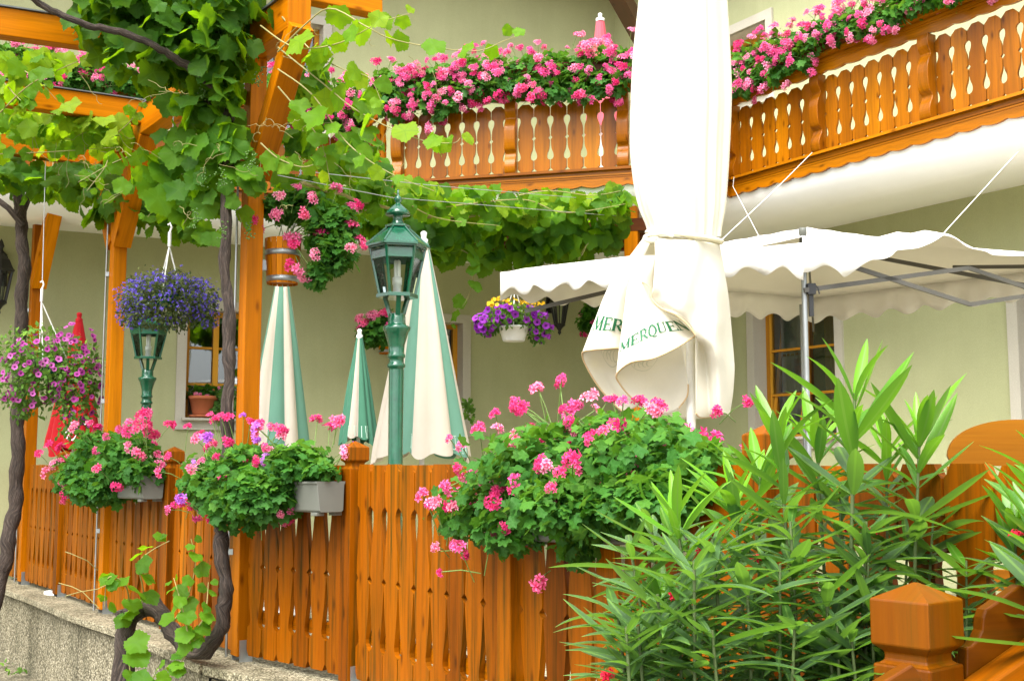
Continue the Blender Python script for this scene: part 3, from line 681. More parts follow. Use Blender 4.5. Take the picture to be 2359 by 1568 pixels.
pu = MB(); pu.beam(sta + UP * (zt - .1), endp + UP * (zt - .1), .14, .2); pu.build('purlin', M['wood'], pg, bevel=.004)
fs = MB(); fs.box((sta + endp) / 2 + UP * (zt + .006), (fdir, fout, UP), ((endp - sta).length / 2, .085, .006)); fs.build('flashing', M['flash'], pg)
rdir = (fout * .97 - fdir * -.02).normalized()
for D, l_, r_ in ((7.33, (0, 22), (200, 52)), (8.42, (0, 189), (285, 230)), (9.52, (0, 306), (212, 337)), (10.6, (0, 395), (130, 412))):
    b0 = flat(FP[1]); tt = (D - b0.y) / fdir.y; b0 = b0 + fdir * tt; b1 = b0 + rdir * 3.2
    p, q = onplane(*l_, b0, b1), onplane(*r_, b0, b1); sl = (p.z - q.z) / (uval(p, b0, b1) - uval(q, b0, b1)); z0 = q.z - sl * uval(q, b0, b1) - .085
    a_, b_ = b0 - rdir * .08 + UP * (z0 - sl * .08), b1 + UP * (z0 + sl * 3.2)
    r_ = MB(); r_.beam(a_, b_, .10, .165); ro = r_.build('rafter', M['wood'], pg, bevel=.006)
    k = MB(); k.beam(a_ + UP * .089, b_ + UP * .089, .13, .008); k.build('flashing', M['flash'], ro)
a_ = endp + UP * (zt + .09); r_ = MB(); r_.beam(a_ - fdir * .1 + fout * .12, a_ - fdir * .1 - fout * .55 + UP * .02, .10, .17); r_.build('rafter', M['wood'], pg, bevel=.006)
a_ = endp - fdir * .05; h_ = MB(); h_.beam(a_ + fout * .02 + UP * (zt + .0), a_ - fout * .18 + UP * (zt + .35), .1, .12); h_.build('rafter_strut', M['wood'], pg, bevel=.006)
# second purlin on the street side carrying the rafters, outside the view
pu = MB(); q0 = sta + rdir * 3.0; pu.beam(q0 + UP * (zt + .0), q0 + fdir * 8 + UP * (zt + .0), .12, .16); pu.build('purlin', M['wood'], pg)
# steel rods tied along the posts
def rod(name, pts, label, r=.007, n=3):
    t_ = thing(name, label, 'support rod', pts[0], 'steel rods beside the pergola posts'); m = MB(); m.tube(pts, r, 6); m.build('rod', M['steel'], t_)
    for k in range(n):
        c = MB(); q = V(pts[0]).lerp(V(pts[-1]), (k + .6) / n); c.box(q + V((.012, .02, 0)), (V((1, 0, 0)), V((0, 1, 0)), UP), (.014, .03, .016)); c.build('clamp', M['steel'], t_)
for p, k, lab in ((FP[5], 1, 'thin steel rod clamped beside the nearest tall pergola post, next to the vine trunk'), (FP[3], 1, 'thin steel rod clamped beside the middle tall pergola post'), (FP[1], 1, 'thin steel rod beside the farthest tall pergola post, next to the red parasol')):
    q = V((p.x, p.y, 0)) + fout * .07 - fdir * .06; rod('support_rod', [q + UP * (ZC + .02), q + UP * 3.6], lab)
# ------------------------------------------------------------------ lamp posts
def lamp(x, D, top_y, label, rz=0.0, rest=.62):
    base = flat(P(x, 1000, D)) + UP * rest; top = P(x, top_y, D).z
    t = thing('lamp_post', label, 'lamp post', base, 'green lantern posts on the terrace')
    H = top - rest; K = H / 2.62                                # heights below are for a 2.62 m lamp
    Zq = lambda z: z * K
    m = MB()
    prof = [(.13, 0), (.13, .04), (.10, .06), (.10, .16), (.075, .20), (.06, .28), (.05, .34), (.05, .36), (.043, .40), (.046, 1.58), (.046, 1.59), (.056, 1.595), (.056, 1.61), (.046, 1.62), (.046, 1.645), (.054, 1.65), (.054, 1.665), (.047, 1.675), (.05, 1.72), (.072, 1.79), (.084, 1.81), (.085, 1.825), (.058, 1.835), (.054, 1.85), (.054, 1.885), (.049, 1.89), (.049, 1.90)]
    m.lathe([(r, Zq(z)) for r, z in prof], base, 20)
    po = m.build('post', M['lgreen'], t)
    zb, ze = 2.0, 2.285; rb, re = .108, .174; ph = rz
    fr = MB(); c = base
    def pt(r, k, z): return c + V((r * math.cos(ph + k * PI / 3), r * math.sin(ph + k * PI / 3), Zq(z)))
    for k in range(6):
        fr.beam(pt(rb, k, zb), pt(re, k, ze), .016, .016, up=pt(1, k, 0) - c)
        fr.beam(pt(re, k, ze), pt(re, k + 1, ze), .018, .03); fr.beam(pt(re - .012, k, ze - .05), pt(re - .012, k + 1, ze - .05), .008, .06)
    for k in range(3):
        fr.beam(pt(.043, k * 2 + .5, 1.89), pt(.082, k * 2 + .5, zb), .03, .022, up=pt(1, k * 2 + .5, 0) - c)
    fr.lathe([(.0, Zq(zb - .01)), (rb + .022, Zq(zb - .01)), (rb + .022, Zq(zb + .012)), (0, Zq(zb + .012))], c, 6, phase=ph, sm=False)
    fr.build('lantern_frame', M['lgreen'], t, bevel=.002)
    rf = MB(); rf.lathe([(re + .03, Zq(ze - .005)), (re + .03, Zq(ze + .006)), (.065, Zq(ze + .11))], c, 6, phase=ph, sm=False)
    rf.lathe([(.0, Zq(ze - .004)), (re + .029, Zq(ze - .004))], c, 6, phase=ph, sm=False)
    rf.lathe([(.065, Zq(ze + .11)), (.078, Zq(ze + .114)), (.078, Zq(ze + .126)), (.05, Zq(ze + .134))], c, 6, phase=ph, sm=False)
    for k in range(6): rf.beam(pt(re + .025, k, ze + .009), pt(.07, k, ze + .113), .011, .007, up=pt(1, k, 0) - c + UP)
    rf.lathe([(.045, Zq(ze + .13)), (.034, Zq(ze + .155)), (.031, Zq(ze + .175)), (.037, Zq(ze + .183)), (.076, Zq(ze + .185)), (.078, Zq(ze + .195)), (.066, Zq(ze + .212)), (.044, Zq(ze + .23)), (.027, Zq(ze + .244)), (.015, Zq(ze + .252)), (.014, Zq(ze + .256)), (.023, Zq(ze + .268)), (.026, Zq(ze + .28)), (.02, Zq(ze + .29)), (.009, Zq(ze + .298)), (.008, Zq(ze + .306)), (.007, Zq(ze + .335)), (0, Zq(ze + .336))], c, 20)
    rf.build('lantern_roof', M['lgreen'], t)
    gl = MB()
    for k in range(6): gl.poly([pt(rb - .004, k, zb + .012), pt(rb - .004, k + 1, zb + .012), pt(re - .004, k + 1, ze - .02), pt(re - .004, k, ze - .02)])
    gl.build('lantern_glass', M['glass'], t)
    b = MB(); b.lathe([(.026, zb * K + .014), (.026, zb * K + .07), (.03, zb * K + .072), (.03, zb * K + .115), (.02, zb * K + .12), (0, zb * K + .121)], c, 16)
    for k in range(4):
        q = c + V((.013 * math.cos(k * PI / 2 + .6), .013 * math.sin(k * PI / 2 + .6), 0)); b.lathe([(.0095, zb * K + .12), (.0095, zb * K + .215), (.006, zb * K + .225), (0, zb * K + .226)], q, 10)
    b.build('bulb', M['bulb'], t)
lamp(911, 7.15, 437, 'green lantern post with a white bulb, tallest, just behind the gate-side fence', .22)
lamp(335, 11.2, 667, 'green lantern post behind the blue hanging basket, its roof half hidden by flowers', .30)
# ------------------------------------------------------------------ lettering drawn as strokes
GL = {
 'M': (1.05, [((.12, 0), (.12, 1), .06), ((.12, 1), (.5, .04), .15), ((.5, .04), (.87, 1), .06), ((.87, 0), (.87, 1), .15), ((0, .02), (.24, .02), .05), ((.72, .02), (1.02, .02), .05), ((0, .98), (.2, .98), .05), ((.8, .98), (1.02, .98), .05)]),
 'E': (.82, [((.2, 0), (.2, 1), .16), ((.05, .97), (.74, .97), .06), ((.2, .51), (.58, .51), .06), ((.05, .03), (.78, .03), .06), ((.72, .78), (.74, 1), .06), ((.78, 0), (.76, .26), .06), ((.58, .38), (.58, .64), .05)]),
 'R': (.88, [((.2, 0), (.2, 1), .16), ((.05, .97), (.5, .97), .06), ((.5, .97), (.66, .88), .12), ((.66, .88), (.7, .74), .15), ((.7, .74), (.62, .58), .13), ((.62, .58), (.46, .51), .06), ((.2, .51), (.46, .51), .06), ((.45, .5), (.8, .03), .14), ((.05, .02), (.36, .02), .05), ((.7, .02), (.92, .02), .05)]),
 'Q': (.92, [((.45 + .36 * math.cos(a), .5 + .48 * math.sin(a)), (.45 + .36 * math.cos(a + .42), .5 + .48 * math.sin(a + .42)), .07 + .08 * abs(math.cos(a + .2))) for a in [i * PI / 7.5 for i in range(15)]] + [((.42, .04), (.62, -.2), .10), ((.62, -.2), (.88, -.2), .09)]),
 'U': (.9, [((.2, 1), (.2, .3), .15), ((.2, .3), (.28, .1), .13), ((.28, .1), (.48, .02), .08), ((.48, .02), (.66, .1), .06), ((.66, .1), (.74, .3), .06), ((.74, .3), (.74, 1), .06), ((.04, .98), (.36, .98), .05), ((.6, .98), (.88, .98), .05)]),
 'N': (.95, [((.14, 0), (.14, 1), .06), ((.14, 1), (.8, .02), .15), ((.8, 0), (.8, 1), .06), ((0, .98), (.2, .98), .05), ((0, .02), (.28, .02), .05), ((.68, .98), (.94, .98), .05)]),
 'I': (.42, [((.2, 0), (.2, 1), .16), ((.05, .02), (.36, .02), .05), ((.05, .98), (.36, .98), .05)]),
}
def letter(mb, ch, f, u0, v0, w, h, bold=1.0):
    """f maps text-plane (u,v) to a point on the surface"""
    for (p, q, t) in GL[ch][1]:
        dx, dy = q[0] - p[0], q[1] - p[1]; L = math.hypot(dx, dy) or 1e-6; t *= bold; nx, ny = -dy / L * t / 2, dx / L * t / 2; n = 5
        rows = []
        for i in range(n + 1):
            s = i / n; x, y = p[0] + dx * s, p[1] + dy * s
            rows.append([f(u0 + (x + nx) * w, v0 + (y + ny) * h), f(u0 + (x - nx) * w, v0 + (y - ny) * h)])
        mb.grid(rows, sm=False)
# ------------------------------------------------------------------ furled parasols
def parasol(x, ytop, ybot, D, rbot, label, mats, npan=16, seedv=1, finial='wplast', text=None, leanx=0.0, pat='ab', ph=0.0, rest=.62, inkm='inkp', name='parasol', gp=None, rt=.03):
    r = random.Random(seedv); base = flat(P(x, 1000, D)) + UP * rest
    zt, zb = P(x, ytop, D).z, P(x, ybot, D).z
    t = thing(name, label, 'parasol', base, gp)
    per = 8; nn = npan * per; amp = [r.uniform(.07, .26) for _ in range(npan)]; sh = [r.uniform(-.05, .05) for _ in range(npan)]
    flare = [r.uniform(.88, 1.1) for _ in range(npan)]
    def surf(th, v, off=0.0):
        k = int((th % (2 * PI)) / (2 * PI) * npan) % npan; s = (th % (2 * PI)) / (2 * PI) * npan - k
        R = (rt + (rbot - rt) * (v ** .92)); fl_ = flare[k] * (1 - s) + flare[(k + 1) % npan] * s
        R = R * (1 + (fl_ - 1) * v) * (1 + amp[k] * (abs(math.sin(PI * s)) ** .8) * min(1, v * 2 + .15) - .12)
        z = zt + (zb - zt) * v - (.035 * abs(math.sin(PI * s)) if v > .97 else 0) + sh[k] * (v ** 6)
        return base + V((leanx * v, 0, 0)) + V(((R + off) * math.cos(th + ph + .12 * v * math.sin(th * 3)), (R + off) * .85 * math.sin(th + ph), z - base.z))
    m = MB(); nr = 22
    m.grid([[surf(2 * PI * k / nn, i / nr) for k in range(nn)] for i in range(nr + 1)], True, mif=lambda a, b: 'ab'.index(pat[(b // per) % len(pat)]), sm=True)
    ca = m.build('canopy', [M[q] for q in mats], t)
    if text:
        tx = MB()
        for ch, th0, w, v0, v1 in text:
            letter(tx, ch, lambda u, v: surf(u, v, .006), th0, v0, w, v1 - v0)
        tx.build('lettering', M[inkm], ca)
    p = MB(); p.tube([base, V((base.x, base.y, zt - .02))], .019, 10); p.lathe([(.2, 0), (.2, .05), (.03, .06), (.03, .2)], base, 20); p.build('pole', M['pole'], t)
    fnl = MB(); fnl.lathe([(rt * 1.0, -.03), (rt * 1.05, .0), (.018, .012), (.022, .03), (.024, .05), (.012, .06), (0, .062)], V((base.x, base.y, zt)), 12); fnl.build('finial', M[finial], t)
    return t
parasol(972, 552, 1048, 8.3, .335, 'furled cream and mint striped parasol, largest of its kind, right behind the near lantern post', ['ucream', 'ugreen'], 12, 3, pat='aab', ph=1.4, text=[('R', 2.62, .17, .985, .92), ('I', 3.1, .17, .985, .92), ('U', 4.12, .17, .985, .92), ('N', 4.34, .15, .985, .92)])
parasol(643, 610, 1075, 9.0, .275, 'furled mint and beige striped parasol under the wooden barrel of geraniums', ['ucream', 'ugreen'], 10, 8)
parasol(825, 772, 1012, 11.4, .18, 'small dark green furled parasol standing against the wall, farthest of the striped ones', ['ugreen2', 'ubeige2'], 12, 5, pat='aaab', ph=.62, inkm='inkp', text=[('E', 3.72, .15, .98, .89), ('U', 4.0, .15, .98, .89), ('I', 4.3, .14, .98, .89), ('U', 4.45, .15, .98, .89)])
rp = parasol(172, 735, 1032, 10.3, .235, 'furled red parasol with a white script mark, half hidden by the pink hanging basket', ['ured', 'ured'], 10, 12, finial='ured')
def arc_strip(mb, f, cx, cy, rx, ry, a0, a1, t, n=16):
    rows = []
    for i in range(n + 1):
        a = a0 + (a1 - a0) * i / n; c_, s_ = math.cos(a), math.sin(a); k = t * (1 - .6 * abs(2 * i / n - 1))
        rows.append([f(cx + (rx + k / 2) * c_, cy + (ry + k / 2) * s_), f(cx + (rx - k / 2) * c_, cy + (ry - k / 2) * s_)])
    mb.grid(rows, sm=False)
fb = lambda u, v: P(u, v, 10.3 - .262 + abs(u - 172) * .0006)
sc = MB(); arc_strip(sc, fb, 163, 1000, 11, 13, .3, 5.6, 5); arc_strip(sc, fb, 170, 985, 9, 20, -.6, 1.2, 4); arc_strip(sc, fb, 163, 1000, 5, 6, 2, 5, 3)
for (cx, cy) in ((203, 975), (196, 973), (210, 975)): arc_strip(sc, fb, cx, cy, 3.2, 4, 0, 6.1, 3, 10)
ch = [c for c in bpy.data.objects if c.parent == rp and c.name.startswith('canopy')][0]
sc.build('script_mark', M['inkw'], ch)
parasol(1390, 44, 300, 11.9, .16, 'small faded pink furled parasol on the upper balcony behind the geraniums', ['upink', 'upink'], 10, 15, rest=ZB, rt=.045)
# ------------------------------------------------------------------ big cream parasol, tied, its skirt turned up by the wind
DU = 6.0
bx = flat(P(1575, 900, DU)); cp_ = thing('parasol', 'huge cream parasol tied shut in the middle, green lettering on its blown-up skirt', 'parasol', bx + UP * .62)
def Q(x, y, d): return P(x, y, DU + d)
def Cq(cx, cy, d): return Q((1650 + cx / 2.6133) * .784, (650 + cy / 2.6133) * .784, d)
m = MB()
prof_ = [(-330, 1520, 1622), (-200, 1490, 1650), (-90, 1474, 1667), (0, 1468, 1673), (120, 1455, 1680), (220, 1449, 1683), (330, 1447, 1679), (420, 1457, 1674), (480, 1471, 1669), (520, 1487, 1662), (545, 1492, 1659)]
rr = random.Random(5); K = 160
def ringrow(y, xl, xr, ti):
    row = []
    for k in range(K):
        a = 2 * PI * k / K
        f1 = .065 * math.sin(5 * a + 1.1 + .3 * ti) + .03 * math.sin(11 * a + 2 + 1.2 * ti) * (.35 + ti) - .05 * math.exp(-(((a - 4.15 + .10 * ti) % (2 * PI) - 0) / .10) ** 2) - .05 * math.exp(-((a - 5.35 - .05 * ti) / .07) ** 2)
        pl = .06 * ti ** 3 * math.sin(23 * a + .6 * math.sin(3 * a))
        rad = 1 + (f1 + pl) * (1 if math.sin(a) < .2 else .4)
        x = (xl + xr) / 2 + (xr - xl) / 2 * math.cos(a) * min(rad, 1.02); d = .22 * math.sin(a) * rad * (1 - .25 * ti ** 4)
        row.append(Q(x, y, d))
    return row
pts = cat([V((x1, x2, y)) for y, x1, x2 in prof_], 60)
m.grid([ringrow(p.z, p.x, p.y, max(0, min(1, (p.z + 50) / 600))) for p in pts], True)
can = m.build('canopy', M['cream'], cp_)
sk = MB()
# back of the skirt
sk.grid(loft([[Cq(640, 125, .10), Cq(800, 125, .16), Cq(1000, 140, .17), Cq(1212, 180, .06)], [Cq(560, 330, .12), Cq(760, 330, .2), Cq(1000, 360, .22), Cq(1250, 400, .06)], [Cq(420, 800, .1), Cq(700, 780, .2), Cq(1000, 760, .24), Cq(1295, 760, .08)], [Cq(480, 1300, .1), Cq(700, 1250, .2), Cq(1000, 1200, .22), Cq(1318, 1150, .1)], [Cq(640, 1450, .1), Cq(760, 1500, .2), Cq(1000, 1520, .2), Cq(1290, 1480, .1)]], 30, 40))
# right-hand fold in front
nfold = lambda cx, cy: .035 * math.sin(cx / 42 + cy / 400) * min(1, cy / 500) 
def frow(pts_, n=9):
    o_ = cat([V((a, b, c)) for a, b, c in pts_], n); return [Cq(p.x, p.y, p.z + nfold(p.x, p.y)) for p in o_]
sk.grid(loft([frow(r) for r in (
    [(712, 128, -.20), (850, 138, -.235), (1020, 150, -.22), (1140, 165, -.13), (1212, 188, .0)],
    [(716, 300, -.23), (850, 310, -.27), (1020, 320, -.25), (1150, 330, -.14), (1240, 345, .03)],
    [(702, 505, -.25), (850, 500, -.29), (1022, 500, -.27), (1170, 505, -.16), (1270, 515, .03)],
    [(690, 595, -.22), (850, 600, -.29), (1022, 610, -.28), (1180, 620, -.17), (1283, 620, .03)],
    [(770, 672, -.24), (880, 672, -.28), (1024, 690, -.28), (1185, 700, -.18), (1292, 710, .03)],
    [(870, 715, -.25), (940, 735, -.27), (1024, 780, -.29), (1188, 790, -.20), (1300, 800, .03)],
    [(1022, 872, -.26), (1032, 880, -.27), (1060, 900, -.26), (1190, 905, -.21), (1310, 920, .03)],
    [(1028, 930, -.24), (1045, 950, -.22), (1100, 990, -.14), (1200, 1020, -.22), (1322, 1060, .03)],
    [(1030, 1150, -.22), (1050, 1150, -.16), (1120, 1150, -.06), (1210, 1160, -.2), (1325, 1150, .02)],
    [(1030, 1380, -.20), (1060, 1400, -.14), (1130, 1420, -.06), (1220, 1380, -.18), (1312, 1330, .02)],
    [(1030, 1470, -.18), (1060, 1500, -.12), (1130, 1500, -.04), (1225, 1470, -.16), (1285, 1500, .02)])], 60, 90))
# front flap, carrying the lettering
rowsB = [[(600, 270, -.13), (640, 265, -.16), (680, 262, -.18), (716, 262, -.20)],
    [(510, 500, -.15), (560, 480, -.19), (615, 470, -.23), (700, 520, -.18)],
    [(480, 690, -.17), (580, 650, -.23), (690, 640, -.22), (790, 690, -.17)],
    [(452, 900, -.19), (600, 850, -.26), (760, 800, -.25), (900, 760, -.16)],
    [(436, 1010, -.20), (600, 960, -.28), (780, 900, -.26), (1010, 860, -.17)],
    [(420, 1172, -.20), (530, 1082, -.28), (700, 1052, -.29), (870, 975, -.26), (1024, 882, -.19)]]
B = loft([[V(p) for p in cat(r, 7)] for r in rowsB], 40, 40)
sk.grid([[Cq(*p) for p in r] for r in B])
# inside of that flap, seen under its hem
B2 = loft([[V(q) for q in cat(r, 7)] for r in (
    [(421, 1176, -.195), (530, 1086, -.27), (700, 1056, -.28), (860, 985, -.25), (918, 955, -.22)],
    [(440, 1240, -.15), (560, 1190, -.17), (700, 1160, -.16), (850, 1110, -.12), (942, 1080, -.12)],
    [(545, 1360, -.11), (640, 1340, -.08), (760, 1310, -.05), (880, 1280, -.05), (970, 1250, -.08)],
    [(690, 1465, -.07), (740, 1480, -.04), (820, 1470, -.02), (900, 1430, -.03), (962, 1340, -.06)])], 30, 26); sk.grid([[Cq(*p) for p in r] for r in B2])
# left flap behind, outside and inside
A_ = loft([[V(q) for q in cat(r, 6)] for r in (
    [(640, 110, -.06), (660, 112, -.12), (700, 118, -.15)], [(545, 240, -.05), (590, 250, -.12), (640, 260, -.12)], [(400, 430, -.05), (450, 440, -.13), (560, 450, -.12)],
    [(320, 590, -.05), (400, 600, -.14), (520, 640, -.10)], [(262, 740, -.05), (360, 750, -.15), (500, 780, -.10)], [(210, 870, -.05), (330, 870, -.15), (470, 870, -.10)], [(157, 1010, -.05), (240, 984, -.13), (340, 975, -.16), (460, 972, -.11)])], 30, 40)
sk.grid([[Cq(*p) for p in r] for r in A_])
A2 = loft([[V(q) for q in cat(r, 6)] for r in (
    [(157, 1014, -.045), (240, 988, -.12), (340, 979, -.15), (460, 976, -.10)], [(198, 1130, .0), (280, 1120, .02), (360, 1140, .0), (450, 1180, .0)], [(300, 1290, .04), (370, 1290, .06), (430, 1300, .03), (520, 1340, .0)], [(432, 1430, .06), (480, 1455, .06), (540, 1440, .03), (600, 1405, .0)])], 24, 24); sk.grid([[Cq(*p) for p in r] for r in A2])
sko = sk.build('skirt', M['cream'], can, solid=.003)
# hem tape
tp = MB()
for c in ([(1024, 880, -.205), (870, 975, -.268), (700, 1052, -.298), (530, 1082, -.288), (421, 1174, -.205), (450, 1255, -.15), (545, 1362, -.11), (690, 1467, -.07)], [(615, 465, -.235), (668, 500, -.25), (690, 595, -.265), (770, 672, -.29), (870, 715, -.29), (960, 785, -.30), (1026, 872, -.30)], [(458, 973, -.12), (340, 977, -.165), (240, 986, -.135), (157, 1012, -.055), (198, 1132, .0), (300, 1292, .035), (432, 1432, .055), (482, 1457, .05)], [(970, 1250, -.085), (962, 1342, -.065), (900, 1432, -.035)], [(1030, 1472, -.185), (1060, 1502, -.125), (1130, 1502, -.045), (1225, 1472, -.165)]):
    tp.tube([Cq(*q) for q in cat(c, 60)], .0042, 6)
tp.build('hem_tape', M['trim'], sko)
# tie strap with a knot
ts = MB()
ts.tube([Q(1576 + 86 * math.cos(a), 546 + 7 * math.sin(a * 1.0 + .6) + 7 * math.cos(a), .235 * math.sin(a)) for a in [2 * PI * i / 60 for i in range(61)]], .013, 8)
ts.tube([Q(1500 + 16 * math.sin(a), 545 + 6 * math.cos(a) + 3 * i * .1, -.2 - .015 * math.cos(a)) for i, a in enumerate([i * .4 for i in range(18)])], .011, 6)
ts.tube([Q(1500, 541, -.20), Q(1530, 538, -.235), Q(1550, 545, -.24)], .009, 6)
ts.build('tie_strap', M['cream'], can)
# lettering on the flap: u along, v up, following the flap's own surface
def onflap(G, off):
    nv, nu = len(G) - 1, len(G[0]) - 1
    def f(u, v):
        a, b = max(0, min(.999, u)) * nu, max(0, min(.999, 1 - v)) * nv; i, j = int(a), int(b); s, t_ = a - i, b - j
        p = G[j][i].lerp(G[j][i + 1], s).lerp(G[j + 1][i].lerp(G[j + 1][i + 1], s), t_); return Cq(p.x, p.y, p.z - off)
    return f
lt = MB(); f = onflap(B, .006); u = .03
for chh in 'MERQUEN':
    w = GL[chh][0] * .155; letter(lt, chh, lambda a, b: f(a, b + .10 * math.sin(a * 2.6)), u, .20, .155, .135, 1.35); u += w
    if u > .93: break
lt.build('lettering', M['ink'], sko); lt2 = MB(); f2_ = onflap(A_, .006); u = .06
for chh in 'MER':
    w = GL[chh][0] * .30; letter(lt2, chh, lambda a, b: f2_(a, b), u, .215, .30, .135, 1.35); u += w
lt2.build('lettering', M['ink'], sko)
lg = MB()
def roundel(f, cu, cv, rx, ry, a0, a1):
    arc_strip(lg, f, cu, cv, rx, ry, a0, a1, .014, 30)
    for k in range(4): arc_strip(lg, f, cu - rx * .5 + k * rx * .32, cv - ry * .42, rx * .26, ry * .3, .6 * k, .6 * k + 3.6, .02, 12)
roundel(onflap(B2, .005), .40, .99, .15, .26, PI + .1, 2 * PI - .1); roundel(onflap(A2, .005), .76, .99, .22, .26, PI + .1, 2 * PI - .4)
lg.build('faint_print', M['inkg'], sko)
pl = MB(); pl.tube([bx + UP * .62 + V((.02, 0, 0)), V((*Q(1591, 560, 0).xy, Q(1591, 400, 0).z))], .024, 12); pl.lathe([(.3, .62), (.3, .70), (.05, .72), (.05, .95)], V((bx.x + .02, bx.y, 0)), 24)
pl.build('pole', M['pole'], cp_)
# ------------------------------------------------------------------ pop-up canopy tent
tN, tL, tF = P(1848, 560, 6.3), P(1152, 628, 7.7), P(1872, 692, 8.9); tR = V((tN.x + tF.x - tL.x, tN.y + tF.y - tL.y, 0)); tR.z = tN.z + .12
tn = thing('canopy_tent', 'white pop-up canopy with a scalloped valance and grey folding frame', 'canopy', flat(tN) + UP * .62)
tL.z, tF.z = tL.z, tL.z - .0
apex = (tL + tR) / 2; apex.z = EYE + 1.56
n = 26
def roofp(s, t):
    """s: N->R, t: N->L"""
    p = tN * ((1 - s) * (1 - t)) + tR * (s * (1 - t)) + tL * ((1 - s) * t) + tF * (s * t)
    e = min(s, 1 - s, t, 1 - t) * 2; p = p.copy(); base_z = p.z; p.z = base_z + (apex.z - base_z) * (e ** .8) * .95
    p.z += -.03 * math.sin(PI * min(1, e)) + .012 * math.sin(9 * s + 5 * t) * e
    if t < .04: p.z += .10 * math.exp(-((s - .40) / .07) ** 2)
    elif t < .12: p.z += .07 * math.exp(-((s - .40) / .07) ** 2)
    if s + t < .14: p.z += .035 * (1 - (s + t) / .14)
    return p
m = MB(); m.grid([[roofp(i / n, j / n) for i in range(n + 1)] for j in range(n + 1)]); rfo = m.build('tent_roof', M['tent'], tn, solid=.004)
def valance(a, b, h, name, keep=lambda s: 1.0, nsc=9, zfun=None, jit=.02):
    L = (b - a); n_ = 140; rows = [[], [], [], []]; out = V((L.y, -L.x, 0)).normalized()
    if out.dot(flat(a + L * .5) - flat(apex)) < 0: out = -out
    for i in range(n_ + 1):
        s = i / n_; p = a + L * s; p.z = zfun(s) if zfun else p.z
        hh = (h - .026 * (1 - math.cos(2 * PI * s * nsc))) * keep(s)
        w_ = .015 * math.sin(s * 40) + .01 * math.sin(s * 91)
        for k, f_ in enumerate((0, .35, .7, 1.0)): rows[k].append(p + out * ((-.002 + f_ * (.03 + w_)) * min(1, 8 * s, 8 * (1 - s)) ** .5) - UP * (hh * f_ - .002))
    mm = MB(); mm.grid(rows); return mm.build(name, M['tent'], rfo, solid=.003)
valance(tN, tL, .165, 'valance', nsc=10, keep=lambda s: 1 + .25 * math.exp(-(s / .06) ** 2))
valance(tL, tF, .19, 'valance', nsc=11); valance(tF, tR, .2, 'valance', nsc=9)
valance(tN, tR, .19, 'valance', nsc=9, keep=lambda s: (1.05 if s < .10 else max(.12, 1.05 - (s - .10) / .17)), zfun=lambda s: roofp(s, 0).z)
fr = MB()
def leg(p, top):
    lg_ = MB(); lg_.tube([V((p.x, p.y, .62)), V((p.x, p.y, top))], .0155, 10); lg_.build('leg', M['steel'], tn)
zc = EYE + 1.24
for p, k in ((tN, .03), (P(1845, 692, 8.75), -.03), (tR, -.03)): leg(p.lerp(flat(apex), .0 if p.y > 8.7 else .08), p.z + k)
def truss(a, b, z, nx=2):
    a, b = a.lerp(flat(apex), .05), b.lerp(flat(apex), .05)
    for k in range(nx):
        for (u, v) in ((0, 1), (1, 0)):
            p, q = a.lerp(b, k / nx), a.lerp(b, (k + 1) / nx); fr.beam(V((p.x, p.y, z - .22 * (1 - u))), V((q.x, q.y, z - .22 * (1 - v))), .012, .026)
for a, b in ((tN, tR),): truss(a, b, min(a.z, b.z) - .03)
cc = flat(apex)
for p in (tN, tL, tF, tR):
    q = p.lerp(cc, .08); fr.beam(V((q.x, q.y, p.z - .26)), V((cc.x, cc.y, apex.z - .12)), .014, .026); fr.beam(V((q.x, q.y, p.z - .04)), V((*q.lerp(cc, .5).xy, apex.z - .28)), .012, .024)
fr.build('folding_frame', M['frame'], tn)
bk = MB(); q = flat(tN.lerp(flat(apex), .08)); zq = P(1860, 660, 6.3).z
bk.box(V((q.x + .035, q.y - .01, zq)), (V((1, 0, 0)), V((0, 1, 0)), UP), (.022, .02, .03)); bk.box(V((q.x + .035, q.y, zq - .08)), (V((1, 0, 0)), V((0, 1, 0)), UP), (.012, .012, .07)); bk.tube([V((q.x + .05, q.y - .02, zq + .03)), V((q.x + .07, q.y - .03, zq + .0)), V((q.x + .075, q.y - .03, zq - .03))], .004, 6)
bk.build('clamp', M['black'], tn)
kn = MB(); kn.lathe([(.02, -.03), (.02, .05), (.023, .05), (.023, .085), (0, .087)], V((q.x, q.y, P(1853, 552, 6.3).z)), 12); kn.build('pole_cap', M['plast'], tn)
def rope(pts, r, name, label, cat_='rope', mat='rope', group=None, seg=6):
    o_ = thing(name, label, cat_, pts[0], group); m_ = MB(); m_.tube(pts, r, seg); m_.build(name, M[mat], o_)
aN = Zp(1870, 352, ZB); rope([aN, aN.lerp(P(1658, 556, 6.9), .5) - UP * .01, P(1658, 556, 6.9)], .003, 'guy_rope', 'taut white rope from the balcony edge to the canopy just right of the cream parasol')
rope([onplane(2356, 335, KK, WRB) * 0 + P(2362, 330, 8.6), roofp(.40, 0) + UP * .005], .003, 'guy_rope', 'taut white rope pulling the canopy edge up into a peak')
rope([P(1690, 408, 9.9), P(1688, 430, 9.9), P(1755, 558, 7.2)], .002, 'guy_rope', 'thin slack cord hanging from the balcony corner to the canopy roof')
rope([P(640, 388, 6.6), P(1000, 428, 8.0), P(1450, 466, 10.3)], .0028, 'tension_wire', 'upper steel wire stretched from the pergola post to the balcony post, carrying vine shoots', 'wire', 'wire', 'vine wires')
rope([P(640, 404, 6.6), P(900, 455, 7.6), P(1450, 500, 10.3)], .0028, 'tension_wire', 'lower steel wire stretched from the pergola post to the balcony post, above the lantern', 'wire', 'wire', 'vine wires')
